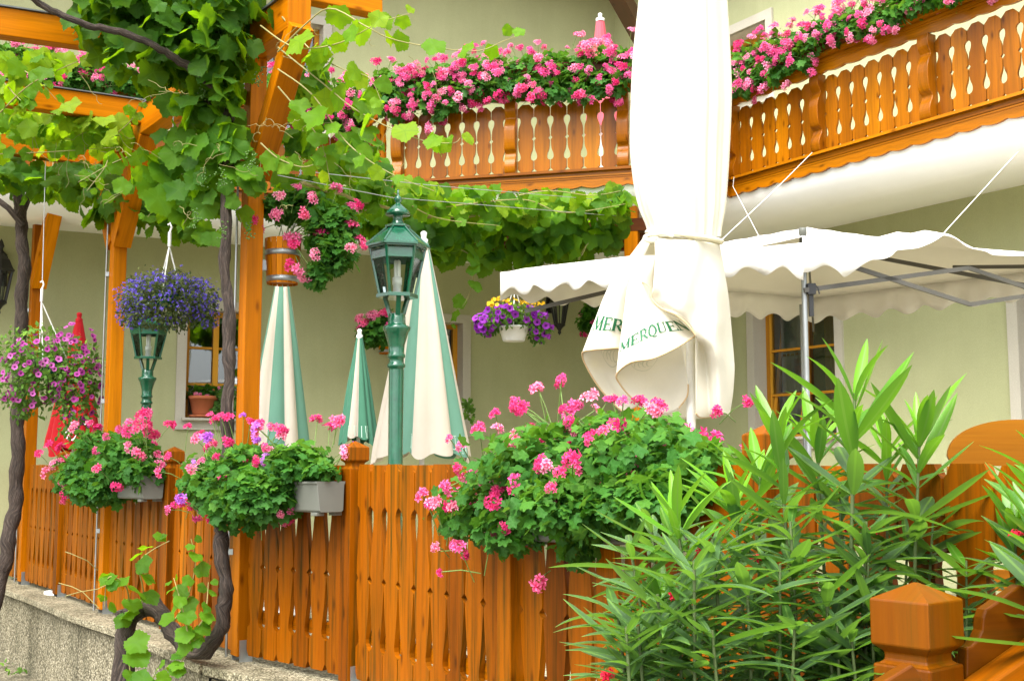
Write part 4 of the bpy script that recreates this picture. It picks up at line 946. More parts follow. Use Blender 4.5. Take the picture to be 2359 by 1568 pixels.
# ------------------------------------------------------------------ wall lanterns
def wall_lantern(p, nn, label, s=1.0):
    d = V((nn.y, -nn.x, 0)); t = thing('wall_lantern', label, 'wall lamp', p); ax = (d, nn, UP)
    c = p + nn * .17 * s
    b = MB(); b.box(p + nn * .012, ax, (.05 * s, .012, .10 * s)); b.lathe([(.035 * s, 0), (.05 * s, .03 * s), (.02 * s, .06 * s), (.012 * s, .1 * s)], p + UP * .08 * s, 10)
    b.tube([p + UP * .05 * s, p + nn * .06 * s + UP * .11 * s, p + nn * .13 * s + UP * .14 * s, c + UP * .10 * s, c + UP * .05 * s], .012 * s, 8)
    b.tube([p - UP * .04 * s, p + nn * .05 * s - UP * .01 * s, p + nn * .10 * s + UP * .10 * s], .009 * s, 8)
    b.build('bracket', M['black'], t)
    h = MB(); h.lathe([(.0, .19 * s), (.012 * s, .17 * s), (.022 * s, .14 * s), (.012 * s, .12 * s), (.02 * s, .09 * s), (.05 * s, .06 * s), (.06 * s, .05 * s), (.085 * s, -.005 * s), (.098 * s, -.02 * s), (.09 * s, -.03 * s), (.0, -.03 * s)], c, 6, sm=False); h.build('lantern_roof', M['black'], t)
    f_ = MB()
    for k in range(6):
        a = k * PI / 3; e = V((math.cos(a), math.sin(a), 0)); f_.beam(c + e * .08 * s - UP * .03 * s, c + e * .045 * s - UP * .22 * s, .012 * s, .012 * s, up=e)
        a2 = a + PI / 6; e2 = V((math.cos(a2), math.sin(a2), 0)); f_.beam(c + e2 * .069 * s - UP * .03 * s, c + e2 * .039 * s - UP * .22 * s, .005 * s, .005 * s, up=e2)
    f_.lathe([(.05 * s, -.215 * s), (.055 * s, -.23 * s), (.03 * s, -.25 * s), (.012 * s, -.28 * s), (.018 * s, -.295 * s), (0, -.32 * s)], c, 8); f_.build('lantern_frame', M['black'], t)
    g_ = MB(); g_.lathe([(.076 * s, -.03 * s), (.042 * s, -.22 * s)], c, 6, sm=False); g_.build('lantern_glass', M['glass'], t)
nl = -inward(WLA, KK)
wall_lantern(onplane(1268, 697, WLA, KK) + nl * .004, nl, 'black wall lantern right of the purple and yellow hanging basket', 1.32)
wall_lantern(onplane(-2, 625, WLA, KK) + nl * .004, nl, 'black wall lantern beside the far vine trunk', 1.5)
# ------------------------------------------------------------------ stair railing in front
sp = P(2110, 1400, 2.35); sr = thing('stair_railing', 'chunky orange newel post with pyramid cap and slanting boards beside the steps', 'railing', flat(sp))
yaw = math.radians(40); dx_ = V((math.cos(yaw), math.sin(yaw), 0)); dy_ = V((-math.sin(yaw), math.cos(yaw), 0))
topz = P(2110, 1340, 2.35).z; s_ = MB(); hw = .062
s_.box(V((sp.x, sp.y, (topz - .155) / 2)), (dx_, dy_, UP), (hw, hw, (topz - .155) / 2), 2); po = s_.build('newel_post', M['newel'], sr, bevel=.005)
c_ = MB()
for i, (r0, z0, r1, z1) in enumerate(((.058, -.158, .046, -.148), (.046, -.148, .046, -.134), (.046, -.134, .064, -.118), (.064, -.118, .064, -.032), (.064, -.032, .003, 0))):
    for k in range(4):
        f = lambda r, a, z: V((sp.x, sp.y, topz + z)) + dx_ * (r * 1.414 * math.cos(a)) + dy_ * (r * 1.414 * math.sin(a)); a0, a1 = PI / 4 + k * PI / 2, PI / 4 + (k + 1) * PI / 2
        c_.poly([f(r0, a0, z0), f(r0, a1, z0), f(r1, a1, z1), f(r1, a0, z1)], [(r0 + k * 2, z0 + 7), (-r0 + k * 2, z0 + 7), (-r1 + k * 2, z1 + 7), (r1 + k * 2, z1 + 7)])
c_.build('post_cap', M['newel'], po, bevel=.003)
# the boards stand in a plane running from the post to the right, away from the street
ba = flat(sp) + V((.075, .02, 0)); bdv = V((.96, .28, 0)).normalized(); bb = ba + bdv
def onb(x, y): 
    p = onplane(x, y, ba, bb); return (uval(p, ba, bb), p.z)
def board(px, name, mat, th, off=0.0):
    b_ = MB(); nn = V((-bdv.y, bdv.x, 0)); b_.prism([onb(*q) for q in px], ba + nn * off, bdv, UP, nn, th, grain=0); return b_.build(name, M[mat], sr, bevel=.004)
board([(2213, 1620), (2215, 1488), (2226, 1485), (2240, 1470), (2250, 1448), (2252, 1420), (2258, 1402), (2340, 1344), (2352, 1352), (2368, 1380), (2420, 1360), (2420, 1620)], 'shaped_board', 'newel', .03, .0)
rl_ = MB(); nn = V((-bdv.y, bdv.x, 0))
a0, a1 = onb(2190, 1600), onb(2470, 1405); pa = ba + bdv * a0[0] + UP * a0[1] - nn * .05; pb = ba + bdv * a1[0] + UP * a1[1] - nn * .05
rl_.beam(pa, pb, .07, .045); rl_.build('hand_rail', M['fence'], sr, bevel=.008)
rl2 = MB(); rl2.beam(pa + V((.09, 0, -.09)), pb + V((.09, 0, -.09)), .03, .12); rl2.build('lower_board', M['newel'], sr, bevel=.005)
bq = flat(P(2060, 1560, 2.2)); bl = MB(); ex = V((.93, .36, 0)).normalized()
def onb2(x, y): p = onplane(x, y, bq, bq + ex); return (uval(p, bq, bq + ex), p.z)
bl.prism([onb2(*q) for q in ((1990, 1620), (2010, 1574), (2089, 1526), (2099, 1536), (2120, 1572), (2160, 1620))], bq, ex, UP, V((-ex.y, ex.x, 0)), .03, grain=0); bl.build('shaped_board', M['newel'], sr, bevel=.004)
# ------------------------------------------------------------------ high-backed wooden chair on the terrace
cb = flat(P(2340, 1000, 4.6)); ch_ = thing('wooden_chair', 'yellow pine chair with a tall rounded back, behind the fence below the canopy', 'chair', cb + UP * .62)
ex = V((.97, -.22, 0)).normalized(); ey = V((.22, .97, 0)).normalized(); zt_ = P(2340, 966, 4.6).z; H = zt_ - .62
bo = MB(); W = .26
out = [(-W * .82, .48), (-W * .95, .8), (-W, H - .30), (-W * .92, H - .16), (-W * .7, H - .06), (-W * .35, H - .01), (0, H), (W * .35, H - .01), (W * .7, H - .06), (W * .92, H - .16), (W, H - .30), (W * .95, .8), (W * .82, .48)]
top = [p for p in out if p[1] >= H - .181]; 
bo.prism([(-W * .93, H - .18)] + [(W * math.sin(a) , H - .16 + .16 * math.cos(a) ** .8) for a in [-1.5 + 3.0 * i / 24 for i in range(25)]] + [(W * .93, H - .18)], cb + UP * .62, ex, UP, ey, .035, grain=0)
for sg in (-1, 1): bo.prism([(sg * W * 1.0, H - .182), (sg * W * 1.02, H - .34), (sg * W * .82, .45), (sg * W * .62, .45), (sg * W * .72, H - .34), (sg * W * .7, H - .182)], cb + UP * .62 + ey * .001, ex, UP, ey, .033)
bo.box(cb + UP * (.62 + H - .255), (ex, ey, UP), (W * .7, .014, .028), 0); bo.box(cb + UP * (.62 + H - .42), (ex, ey, UP), (W * .7, .014, .04), 0); bo.box(cb + UP * (.62 + H - .62), (ex, ey, UP), (W * .68, .014, .04), 0)
bo.build('backrest', M['chairw'], ch_)
se = MB(); se.box(cb + UP * (.62 + .45) - ey * .2 * -1, (ex, ey, UP), (.23, .22, .018), 0); se.build('seat', M['chairw'], ch_, bevel=.006)
for sx in (-1, 1):
    for sy in (0.02, .40):
        l_ = MB(); l_.box(cb + ex * (sx * .19) + ey * sy + UP * (.62 + .215), (ex, ey, UP), (.02, .02, .215), 2); l_.build('leg', M['chairw'], ch_)
# ------------------------------------------------------------------ plants
VL = [vine_leaf(i) for i in range(5)]; GLF = [ger_leaf(i) for i in range(4)]
UM = [umbel(i, 12) for i in range(3)]; BLD = blade(); TRU = trumpet()
def merge_t(ts): return ts
def leaves(name, mat, tmpls, pos, tip, nor, size, parent, rv=None):
    """several leaf shapes in one part mesh"""
    n = len(pos); idx = rng.integers(0, len(tmpls), n); obs = []
    rv = rng.random(n) if rv is None else np.asarray(rv)
    for k, t in enumerate(tmpls):
        s = idx == k
        if s.any(): obs.append(scatter(name, mat, t, pos[s], tip[s], nor[s], size[s], None, rv[s]))
    me = obs[0].data
    if len(obs) > 1:
        import bmesh
        bm = bmesh.new()
        for o in obs: bm.from_mesh(o.data)
        bm.to_mesh(me); bm.free()
        for o in obs[1:]: q = o.data; bpy.data.objects.remove(o); bpy.data.meshes.remove(q)
    o = obs[0]; o.name = name
    bpy.data.objects.remove(o); return link_mesh(name, me, parent)
def rn(n, s): return rng.normal(size=(n, 3)) * s
UPN = np.array([0, 0, 1.0])
CAMP = np.array([0, 0, EYE])
def toward_cam(pos): return norm(CAMP - pos)
def geranium(label, blobs, nl, nf, ls=.036, fs=.055, mats=('pink',), group=None, root=None, seed=1, stalk=.05, nfront=.75, lilac=0, flow=None, lr=(0, 1), cat_='plant', surf=3.0):
    c = root or P(blobs[0][0], blobs[0][1], blobs[0][2])
    t = thing('geranium', label, cat_, c, group)
    pos, dr = blobs_sample(blobs, nl, surf, .35)
    nor = dr * .5 + UPN * .8 + rn(nl, .45) + toward_cam(pos) * .15; tip = dr * .7 - UPN * .45 + rn(nl, .5)
    sz = ls * rng.uniform(.6, 1.25, nl)
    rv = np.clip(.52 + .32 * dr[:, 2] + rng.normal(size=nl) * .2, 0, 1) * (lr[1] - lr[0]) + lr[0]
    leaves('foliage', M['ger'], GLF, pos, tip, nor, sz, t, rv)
    fp, fd = blobs_sample(flow or blobs, nf, 14, nfront)
    fd = norm(fd * .8 + UPN * .45 + toward_cam(fp) * .35 + rn(nf, .2)); fp = fp + fd * stalk * rng.uniform(.4, 1.4, (nf, 1))
    st_ = MB(); cc = np.array(c)
    for p, d in zip(fp, fd):
        a = p - d * stalk * 2.6 - UPN * stalk * .5; st_.tube([V(a), V((a + p) / 2 + UPN * .01), V(p)], .0022, 4, caps=False)
    # trailing stems from the root into the foliage
    for k in range(min(26, max(6, nl // 60))):
        j = rng.integers(0, nl); b = pos[j]; st_.tube([V(cc + rn(1, .03)[0]), V((cc * .55 + b * .45) + UPN * .05), V(b)], .003, 4, caps=False)
    st_.build('stems', M['stem'], t)
    s_ = fs * rng.uniform(.6, 1.15, nf); r0 = rng.random(nf)
    k = rng.choice(len(mats), nf)
    for mi, mname in enumerate(mats):
        for ti, um in enumerate(UM):
            s = (k == mi) & (np.arange(nf) % 3 == ti)
            if s.any(): scatter('blossom', M[mname], um, fp[s], fd[s], np.cross(fd[s], [0.3, .8, .2]), s_[s], t, r0[s])
    # unopened buds
    nb = max(3, nf // 4); bp_, bd = blobs_sample(blobs, nb, 14, nfront); scatter('bud', M['ger'], umbel(9, 7, 1), bp_ + norm(bd + UPN * .6) * stalk * 1.2, norm(bd + UPN * .8), rn(nb, 1), np.full(nb, fs * .3), t)
    return t
def planter(a, b, w, h, label, group=None, mat='plast'):
    """grey plastic window box from a to b (top centre line)"""
    a, b = V(a), V(b); d = (b - a).normalized(); nn = V((d.y, -d.x, 0)); nn.normalize(); t = thing('planter_box', label, 'planter', (a + b) / 2 - UP * h, group)
    m = MB(); L = (b - a).length
    prof = [(w / 2 - .006, 0), (w / 2, 0), (w / 2, -.012), (w / 2 - .006, -.016), (w / 2 - .016, -h + .01), (w / 2 - .026, -h), (-w / 2 + .026, -h), (-w / 2 + .016, -h + .01), (-w / 2 + .006, -.016), (-w / 2, -.012), (-w / 2, 0), (-w / 2 + .006, 0), (-w / 2 + .018, -.05), (w / 2 - .018, -.05)]
    o = (a + b) / 2; k = len(prof)
    def sec(u, taper): return [o + d * (u - (taper * p[1] / h if True else 0)) + nn * p[0] + UP * p[1] for p in prof]
    s0, s1 = sec(-L / 2, -.012), sec(L / 2, .012)
    for i in range(k): m.poly([s0[i], s0[(i + 1) % k], s1[(i + 1) % k], s1[i]])
    for e_ in (s0, s1): m.poly([e_[i] for i in (1, 2, 3, 4, 5, 6, 7, 8, 9, 10)])
    for u in (-L / 2 + .04, L / 2 - .04):
        for q in (-1, 1): m.box(o + d * u + nn * (q * w * .3) + UP * (-h - .008), (d, nn, UP), (.03, w * .13, .0085))
    m.build('box', M[mat], t, bevel=.003)
    so = MB(); so.box(o - UP * .04, (d, nn, UP), (L / 2 - .03, w / 2 - .025, .01)); so.build('soil', M['soil'], t)
    return t
# boxes on the street side of the fence
def fencebox(px0, px1, y, D0, D1, label, w=.17, h=.155): return planter(P(px0, y, D0), P(px1, y, D1), w, h, label, 'grey flower boxes on the fence')
fencebox(175, 352, 1095, 9.05, 7.85, 'grey plastic flower box on the fence between two tall pergola posts')
fencebox(505, 762, 1108, 6.95, 5.95, 'grey plastic flower box on the fence by the nearest vine trunk')
fencebox(1230, 1600, 1150, 4.55, 3.95, 'grey plastic flower box buried under the largest bush of fence geraniums')
gg = 'geraniums along the fence'
geranium('pink geranium in the fence box farthest along the pergola, below the lobelia basket', [(300, 1060, 8.1, 75, 58, .22), (205, 1085, 8.6, 65, 55, .2), (330, 1090, 7.9, 45, 40, .16), (165, 1100, 8.8, 40, 40, .15), (250, 1030, 8.4, 80, 40, .2), (235, 1125, 8.25, 75, 38, .12, 1.5), (190, 1120, 8.5, 40, 40, .1)], 1800, 56, .040, .050, ('pink', 'pink', 'lpink'), gg, P(270, 1120, 8.3),
    flow=[(165, 1060, 8.7, 60, 50, .2), (165, 1110, 8.75, 45, 60, .15), (285, 1005, 8.2, 100, 35, .2), (300, 1080, 8.0, 70, 40, .2, .5), (345, 1010, 7.9, 40, 40, .1)])
geranium('pink geranium in the fence box left of the capped post by the lantern', [(590, 1100, 6.4, 120, 75, .24), (510, 1110, 6.7, 85, 70, .2), (690, 1070, 6.15, 75, 55, .18), (560, 1170, 6.4, 80, 55, .16), (640, 1160, 6.2, 60, 40, .14), (450, 1110, 6.8, 40, 40, .12), (740, 1085, 6.0, 40, 26, .1), (600, 1140, 6.1, 90, 55, .12, 1.3)], 2600, 80, .034, .040, ('pink', 'pink', 'pink', 'lpink', 'lilac'), gg, P(620, 1120, 6.4),
    flow=[(550, 1040, 6.4, 110, 65, .22, 1.6), (500, 1120, 6.6, 90, 70, .2), (700, 1030, 6.1, 110, 55, .18), (630, 1140, 6.2, 60, 60, .16), (440, 1080, 6.8, 45, 100, .12), (620, 1230, 6.2, 20, 30, .1, 2)])
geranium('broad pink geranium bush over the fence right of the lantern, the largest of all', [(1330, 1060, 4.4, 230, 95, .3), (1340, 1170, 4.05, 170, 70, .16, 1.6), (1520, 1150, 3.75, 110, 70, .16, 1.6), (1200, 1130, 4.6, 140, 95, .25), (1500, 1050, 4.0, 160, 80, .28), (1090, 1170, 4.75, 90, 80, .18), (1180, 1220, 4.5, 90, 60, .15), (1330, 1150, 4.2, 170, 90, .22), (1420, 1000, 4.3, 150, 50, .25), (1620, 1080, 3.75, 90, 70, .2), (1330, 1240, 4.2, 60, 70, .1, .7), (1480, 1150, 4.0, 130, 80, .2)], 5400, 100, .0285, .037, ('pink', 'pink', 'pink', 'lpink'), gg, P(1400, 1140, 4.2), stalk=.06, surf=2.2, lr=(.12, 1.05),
    flow=[(1290, 960, 4.5, 80, 60, .2, 2.2), (1170, 1010, 4.6, 60, 40, .15), (1420, 975, 4.3, 100, 40, .2, 1.3), (1090, 1090, 4.75, 60, 60, .15), (1040, 1220, 4.75, 75, 60, .15, 1.4), (1190, 1170, 4.4, 50, 40, .1, 1.6), (1260, 1120, 4.1, 60, 40, .1, 1.6), (1310, 1060, 4.1, 40, 40, .1, 1.2), (1420, 1050, 4.0, 60, 40, .1), (1170, 1030, 4.5, 50, 40, .1, 1.4), (1100, 1060, 4.6, 50, 50, .1, 1.2), (1110, 1290, 4.6, 60, 40, .1), (1255, 1300, 4.3, 30, 40, .1), (1540, 985, 4.0, 60, 30, .15), (1670, 930, 3.8, 30, 40, .1, 1.5), (1690, 1030, 3.8, 30, 25, .1)])
# balcony geraniums: one per box
gb = 'geraniums in the balcony boxes'
def bal_ger(label, x0, y0, x1, y1, a, b, up=75, dn=70, nl=750, nf=62, fs=.054, rel=.05, seed=0):
    """plants in a box along the rail between two picture points"""
    nn = -inward(a, b); bl, fl_ = [], []
    for i in range(6):
        s = (i + .5) / 6; x, y = x0 + (x1 - x0) * s, y0 + (y1 - y0) * s
        p = onplane(x, y, a + nn * .1, b + nn * .1); D = p.y; j = rng.uniform(-12, 12)
        w = abs(x1 - x0) / 6
        bl.append((x, y + j * .4, D, w * .95, up * .62 + j, .17)); bl.append((x, y + dn * .45 + j, D - .08, w * .7, dn * .55, .12))
        fl_.append((x, y - up * .25 + j, D, w, up * .62 + j, .17)); fl_.append((x, y + dn * .45 + j, D - .08, w * .8, dn * .62, .13))
    r0 = onplane((x0 + x1) / 2, (y0 + y1) / 2 + 25, a + nn * .1, b + nn * .1); d = (b - a).normalized()
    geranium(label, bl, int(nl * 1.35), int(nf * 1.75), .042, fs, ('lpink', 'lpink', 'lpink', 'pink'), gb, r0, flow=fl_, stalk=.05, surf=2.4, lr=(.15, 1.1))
    q0, q1 = onplane(x0, y0, a + nn * .1, b + nn * .1), onplane(x1, y1, a + nn * .1, b + nn * .1); zz = ZB + .97
    planter(V((q0.x, q0.y, zz)), V((q1.x, q1.y, zz)), .16, .12, label.replace('pink geranium', 'planter box').replace('spilling', 'fixed'), 'planter boxes on the balcony rail', 'dwood')
bal_ger('pink geranium spilling over the middle balcony rail, beside the leafy inner corner', 868, 195, 1060, 183, BCL, BCR, 62, 88)
bal_ger('pink geranium spilling over the centre of the middle balcony rail', 1062, 178, 1250, 170, BCL, BCR, 78, 66)
bal_ger('pink geranium spilling over the middle balcony rail next to the cream parasol', 1252, 168, 1470, 152, BCL, BCR, 80, 70)
bal_ger('pink geranium spilling over the right balcony rail next to the cream parasol', 1665, 165, 1870, 95, BRL, BRR, 66, 70, fs=.052)
bal_ger('pink geranium spilling over the right balcony rail in front of the upper window wall', 1870, 85, 2080, 20, BRL, BRR, 64, 46, fs=.052)
bal_ger('pink geranium spilling over the right balcony rail at its highest visible stretch', 2080, 0, 2330, -80, BRL, BRR, 64, 46, fs=.052)
bal_ger('pink geranium spilling over the left balcony rail, seen between the pergola rafters', -30, 120, 210, 160, BLL, BLR, 40, 66, 700, 46)
bal_ger('pink geranium spilling over the left balcony rail behind the vine leaves', 220, 165, 500, 205, BLL, BLR, 45, 55, 600, 40)
bal_ger('pink geranium spilling over the left balcony rail just right of the tall pergola post', 610, 215, 845, 240, BLL, BLR, 68, 70, 850, 66)
# ------------------------------------------------------------------ barrel planters
def barrel(p, r, h, label, nn, wallp=None):
    t = thing('barrel_planter', label, 'planter', p, 'wooden barrel planters'); st_ = MB(); k = 18
    for i in range(k):
        a0, a1 = 2 * PI * i / k + .01, 2 * PI * (i + 1) / k - .01; u0 = rnd.uniform(0, 30)
        rows = []
        for z, q in ((0, .84), (h * .5, .94), (h, 1.0)): rows.append([p + V((r * q * math.cos(a), r * q * math.sin(a), z)) for a in (a0, (a0 + a1) / 2, a1)])
        st_.grid(rows, uvf=lambda a_, b_, u=u0: (u + b_ * .02, a_ * h / 2))
    st_.lathe([(0, .012), (r * .86, .012)], p, 18); st_.lathe([(0, h - .03), (r * .97, h - .03)], p, 18); b_ = st_.build('staves', M['wood'], t)
    for z, q in ((.012, .865), (h * .62, .97)):
        ho = MB(); ho.lathe([(r * q, z), (r * (q + .012), z), (r * (q + .012), z + .032), (r * q, z + .032)], p, 28); ho.build('hoop', M['steel'], t)
    br = MB(); br.beam(p + UP * h * .4 - nn * r * .95, p + UP * h * .4 - nn * (r + .1), .03, .06); br.build('bracket', M['steel'], t)
    return t
pb_ = P(650, 655, 6.9); barrel(pb_, .108, .27, 'wooden barrel planter with zinc hoops hung on the nearest tall pergola post', V((.8, .3, 0)))
geranium('bright pink geranium trailing from the barrel on the tall pergola post', [(655, 478, 6.9, 62, 34, .17), (755, 535, 6.85, 52, 70, .16), (775, 580, 6.8, 50, 50, .14), (700, 472, 6.9, 70, 36, .16), (735, 630, 6.8, 35, 40, .08, .7), (780, 520, 6.85, 45, 45, .12)], 1500, 26, .034, .052, ('pink', 'pink', 'lpink'), 'geraniums in barrels', pb_ + UP * .25,
    flow=[(660, 490, 6.8, 70, 50, .15), (770, 490, 6.8, 50, 40, .12), (800, 590, 6.8, 28, 50, .1, 2.4), (720, 600, 6.75, 50, 40, .1), (590, 515, 6.8, 20, 12, .05), (675, 615, 6.7, 12, 10, .05)])
def onwall(x, y, k): p = onplane(x, y, WLA, KK); return p + nl * k
pw = onwall(882, 818, .17); barrel(pw, .12, .26, 'small wooden barrel planter on the wall behind the near lantern post', nl)
geranium('small pink geranium on the wall behind the near lantern post', [(868, 760, 12.4, 42, 38, .18), (848, 775, 12.4, 30, 25, .12), (885, 740, 12.4, 25, 25, .12)], 420, 15, .045, .07, ('pink', 'lpink'), 'geraniums in barrels', pw + UP * .24)
pw = onwall(1385, 790, .17); barrel(pw, .12, .24, 'wooden barrel planter on the wall, mostly hidden behind the cream parasol skirt', nl)
geranium('small pink geranium on the wall just left of the cream parasol skirt', [(1375, 725, 12.9, 38, 42, .18), (1350, 745, 12.9, 22, 22, .1)], 360, 8, .04, .06, ('pink', 'lpink'), 'geraniums in barrels', pw + UP * .22)
# ------------------------------------------------------------------ hanging baskets
def basket(x, y, D, label, potr, poth, hook, strap, top, potm='wplast', name='hanging_basket'):
    c = P(x, y, D); t = thing(name, label, 'hanging basket', c, 'hanging flower baskets')
    m = MB(); m.lathe([(0, -poth), (potr * .7, -poth), (potr * .74, -poth + .01), (potr, -.02), (potr * 1.04, -.02), (potr * 1.04, 0), (potr * .94, 0), (potr * .9, -.04), (0, -.04)], c, 24); m.build('pot', M[potm], t)
    h = P(hook[0], hook[1], D); s = MB()
    for k in range(3):
        a = k * 2 * PI / 3 + .5; s.tube([c + V((potr * math.cos(a), potr * math.sin(a), 0)), h - UP * strap], .0055, 5)
    s.tube([h - UP * strap, h], .012, 6); s.tube([h, h + UP * .035 + V((.012, 0, 0)), h + UP * .06, h + UP * .05 + V((-.015, 0, 0))], .007, 6)
    s.build('hanger', M['wplast'], t)
    return t, h
t, h = basket(115, 830, 9.0, 'round hanging basket overflowing with small magenta petunias, its pot hidden', .13, .12, (97, 665), .1, None, 'lgreen')
def petunia(t, blobs, nl, nf, mat, fs, ls, leafm='fine', lflow=None, hang=.5, stems=60):
    pos, dr = blobs_sample(blobs, nl, 2.6, .3)
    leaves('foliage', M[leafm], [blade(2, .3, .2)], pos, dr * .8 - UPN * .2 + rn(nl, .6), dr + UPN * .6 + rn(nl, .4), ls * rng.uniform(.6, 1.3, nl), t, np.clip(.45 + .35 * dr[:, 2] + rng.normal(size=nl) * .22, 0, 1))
    fp, fd = blobs_sample(lflow or blobs, nf, 12, .7); fn = norm(fd * .8 + toward_cam(fp) * .55 + UPN * .15 + rn(nf, .25)); fp = fp + fn * .012
    scatter('blossom', M[mat], TRU, fp, np.cross(fn, rn(nf, 1)), fn, fs * rng.uniform(.75, 1.15, nf), t)
    s = MB(); c = np.array(ORG[t.name])
    for k in range(stems):
        p = pos[k]; s.tube([V(c), V((c + p) / 2 + UPN * .05 - UPN * 0), V(p)], .002, 4, caps=False)
    s.build('stems', M['stem'], t)
petunia(t, [(95, 810, 9.0, 105, 62, .33), (140, 860, 9.0, 85, 75, .3), (60, 880, 9.0, 60, 75, .25), (175, 920, 8.95, 50, 75, .18), (200, 850, 9.0, 34, 60, .2), (55, 930, 9.0, 30, 40, .12, .7), (165, 985, 8.95, 30, 30, .1, .8)], 3000, 250, 'mag', .025, .042,
    lflow=[(120, 850, 9.0, 112, 80, .33), (60, 880, 9.0, 62, 70, .25), (185, 890, 8.95, 48, 85, .2), (175, 800, 9.0, 50, 60, .2, .6), (185, 975, 8.95, 22, 40, .1, .7)])
rope([h + UP * .05, P(105, 372, 9.0)], .004, 'hanging_wire', 'thin wire holding the magenta petunia basket below the pergola', 'wire', 'wire')
t, h = basket(385, 680, 7.9, 'hanging basket of violet-blue lobelia in front of the far lantern post', .10, .09, (391, 535), .10, None, 'lgreen')
petunia(t, [(385, 690, 7.9, 92, 55, .28), (320, 690, 7.9, 48, 42, .2), (455, 690, 7.9, 46, 46, .2), (300, 720, 7.9, 26, 34, .12), (480, 725, 7.9, 20, 34, .1), (385, 735, 7.9, 85, 26, .2), (385, 660, 7.9, 80, 40, .25)], 4600, 40, 'blue', .012, .026, 'lobl', stems=110)
pos, dr = blobs_sample([(385, 690, 7.9, 98, 62, .3), (318, 690, 7.9, 50, 50, .2), (460, 690, 7.9, 48, 54, .2), (295, 720, 7.9, 28, 40, .12), (482, 725, 7.9, 22, 40, .1), (385, 660, 7.9, 80, 40, .25)], 1400, 5, .6)
fn = norm(dr * .6 + toward_cam(pos) * .6 + rn(1400, .4) + UPN * .2)
star = dict(v=[(0, 0, -.2), (-.9, .5, 0), (-.35, .15, 0), (0, .35, .05), (.35, .15, 0), (.9, .5, 0), (.6, -.7, 0), (0, -.3, .05), (-.6, -.7, 0)], f=[(0, 2, 1), (0, 5, 4), (0, 6, 5), (0, 7, 6), (0, 8, 7), (0, 1, 8), (0, 3, 2), (0, 4, 3)], smooth=False)
scatter('blossom', M['blue'], star, pos, rn(1400, 1), fn, .0108 * rng.uniform(.7, 1.3, 1400), t)
rope([h + UP * .05, V((h.x, h.y, zt - .1))], .004, 'hanging_wire', 'thin wire holding the lobelia basket below the vine leaves', 'wire', 'wire')
t, h = basket(1183, 752, 10.9, 'white hanging pot of purple petunias topped with small yellow flowers', .14, .14, (1185, 640), .08, None)
petunia(t, [(1180, 735, 10.9, 70, 25, .26), (1125, 745, 10.9, 30, 26, .15), (1240, 755, 10.9, 26, 34, .15), (1180, 722, 10.9, 60, 22, .2)], 1100, 115, 'purp', .034, .05, lflow=[(1180, 728, 10.9, 72, 24, .27), (1120, 745, 10.9, 28, 26, .14), (1245, 755, 10.9, 24, 34, .14)])
pos, dr = blobs_sample([(1180, 700, 10.9, 62, 14, .2), (1225, 700, 10.9, 32, 16, .1), (1150, 695, 10.9, 22, 12, .1)], 80, 8, .5)
scatter('yellow_blossom', M['yel'], TRU, pos, rn(80, 1), norm(toward_cam(pos) + UPN * .8 + rn(80, .4)), .02 * rng.uniform(.7, 1.1, 80), t)
# chain
ct_ = P(1187, 472, 10.9); chn = thing('hanging_chain', 'grey link chain holding the white petunia pot below the balcony', 'chain', h); m = MB(); nl_ = 34
for k in range(nl_):
    c = (h + UP * .04).lerp(ct_, (k + .5) / nl_); a = (V((1, 0, 0)) if k % 2 else V((.3, .95, 0))); L = (ct_ - h).length / nl_ * .72
    m.tube([c + a * (.012 * math.cos(g_)) + UP * (L * math.sin(g_)) for g_ in [i * PI / 4 for i in range(9)]], .0032, 4, caps=False)
m.build('links', M['steel'], chn)
# ------------------------------------------------------------------ window-sill pot and ivy
sp_ = onplane(468, 958, WLA, KK) + nl * -.03; sp_.z = opL[2] + .03
pt_ = thing('flower_pot', 'terracotta pot with pink flowers on the left window sill', 'flower pot', sp_); m = MB()
m.lathe([(0, .028), (.10, .028), (.108, .04), (.14, .19), (.152, .19), (.152, .225), (.138, .225), (.13, .18), (0, .17)], sp_, 24); m.build('pot', M['terra'], pt_)
m = MB(); m.lathe([(0, .0), (.13, .0), (.15, .025), (.145, .027), (.12, .012), (0, .012)], sp_, 24); m.build('saucer', M['terra'], pt_)
D_ = sp_.y; bl = [(455, 905, D_, 32, 16, .1), (480, 900, D_, 24, 14, .1)]; pos, dr = blobs_sample(bl, 160, 3); leaves('foliage', M['ger'], GLF, pos, dr - UPN * .2, dr + UPN + rn(160, .4), np.full(160, .03), pt_)
pos, dr = blobs_sample(bl, 9, 14, .8); scatter('blossom', M['lpink'], UM[0], pos + dr * .02, dr + UPN * .5, rn(9, 1), np.full(9, .032), pt_)
iv = thing('ivy_plant', 'variegated ivy trailing from the left window sill behind the vine trunk', 'plant', sp_ + V((.35, .1, .1))); n = 300
pos, dr = blobs_sample([(500, 935, D_ - .02, 18, 42, .08), (520, 910, D_, 22, 24, .08), (545, 925, D_, 20, 40, .08)], n, 2); leaves('foliage', M['fine'], GLF, pos, dr - UPN * .6, dr * .5 + toward_cam(pos) + rn(n, .4), .022 * rng.uniform(.7, 1.3, n), iv)
s = MB(); 
for k in range(12): s.tube([V(ORG[iv.name]), V(pos[k])], .002, 4)
s.build('stems', M['stem'], iv)
iv = thing('window_plant', 'small leafy plant on the sill of the window beside the striped parasol', 'plant', onplane(1072, 965, WLA, KK) + nl * .02); n = 70
pos, dr = blobs_sample([(1075, 940, 12.95, 10, 22, .05), (1082, 955, 12.95, 8, 18, .05)], n, 2); leaves('foliage', M['fine'], [blade(2, .35, .2)], pos, dr + UPN * .2, dr + toward_cam(pos), .05 * rng.uniform(.7, 1.3, n), iv)
s = MB(); 
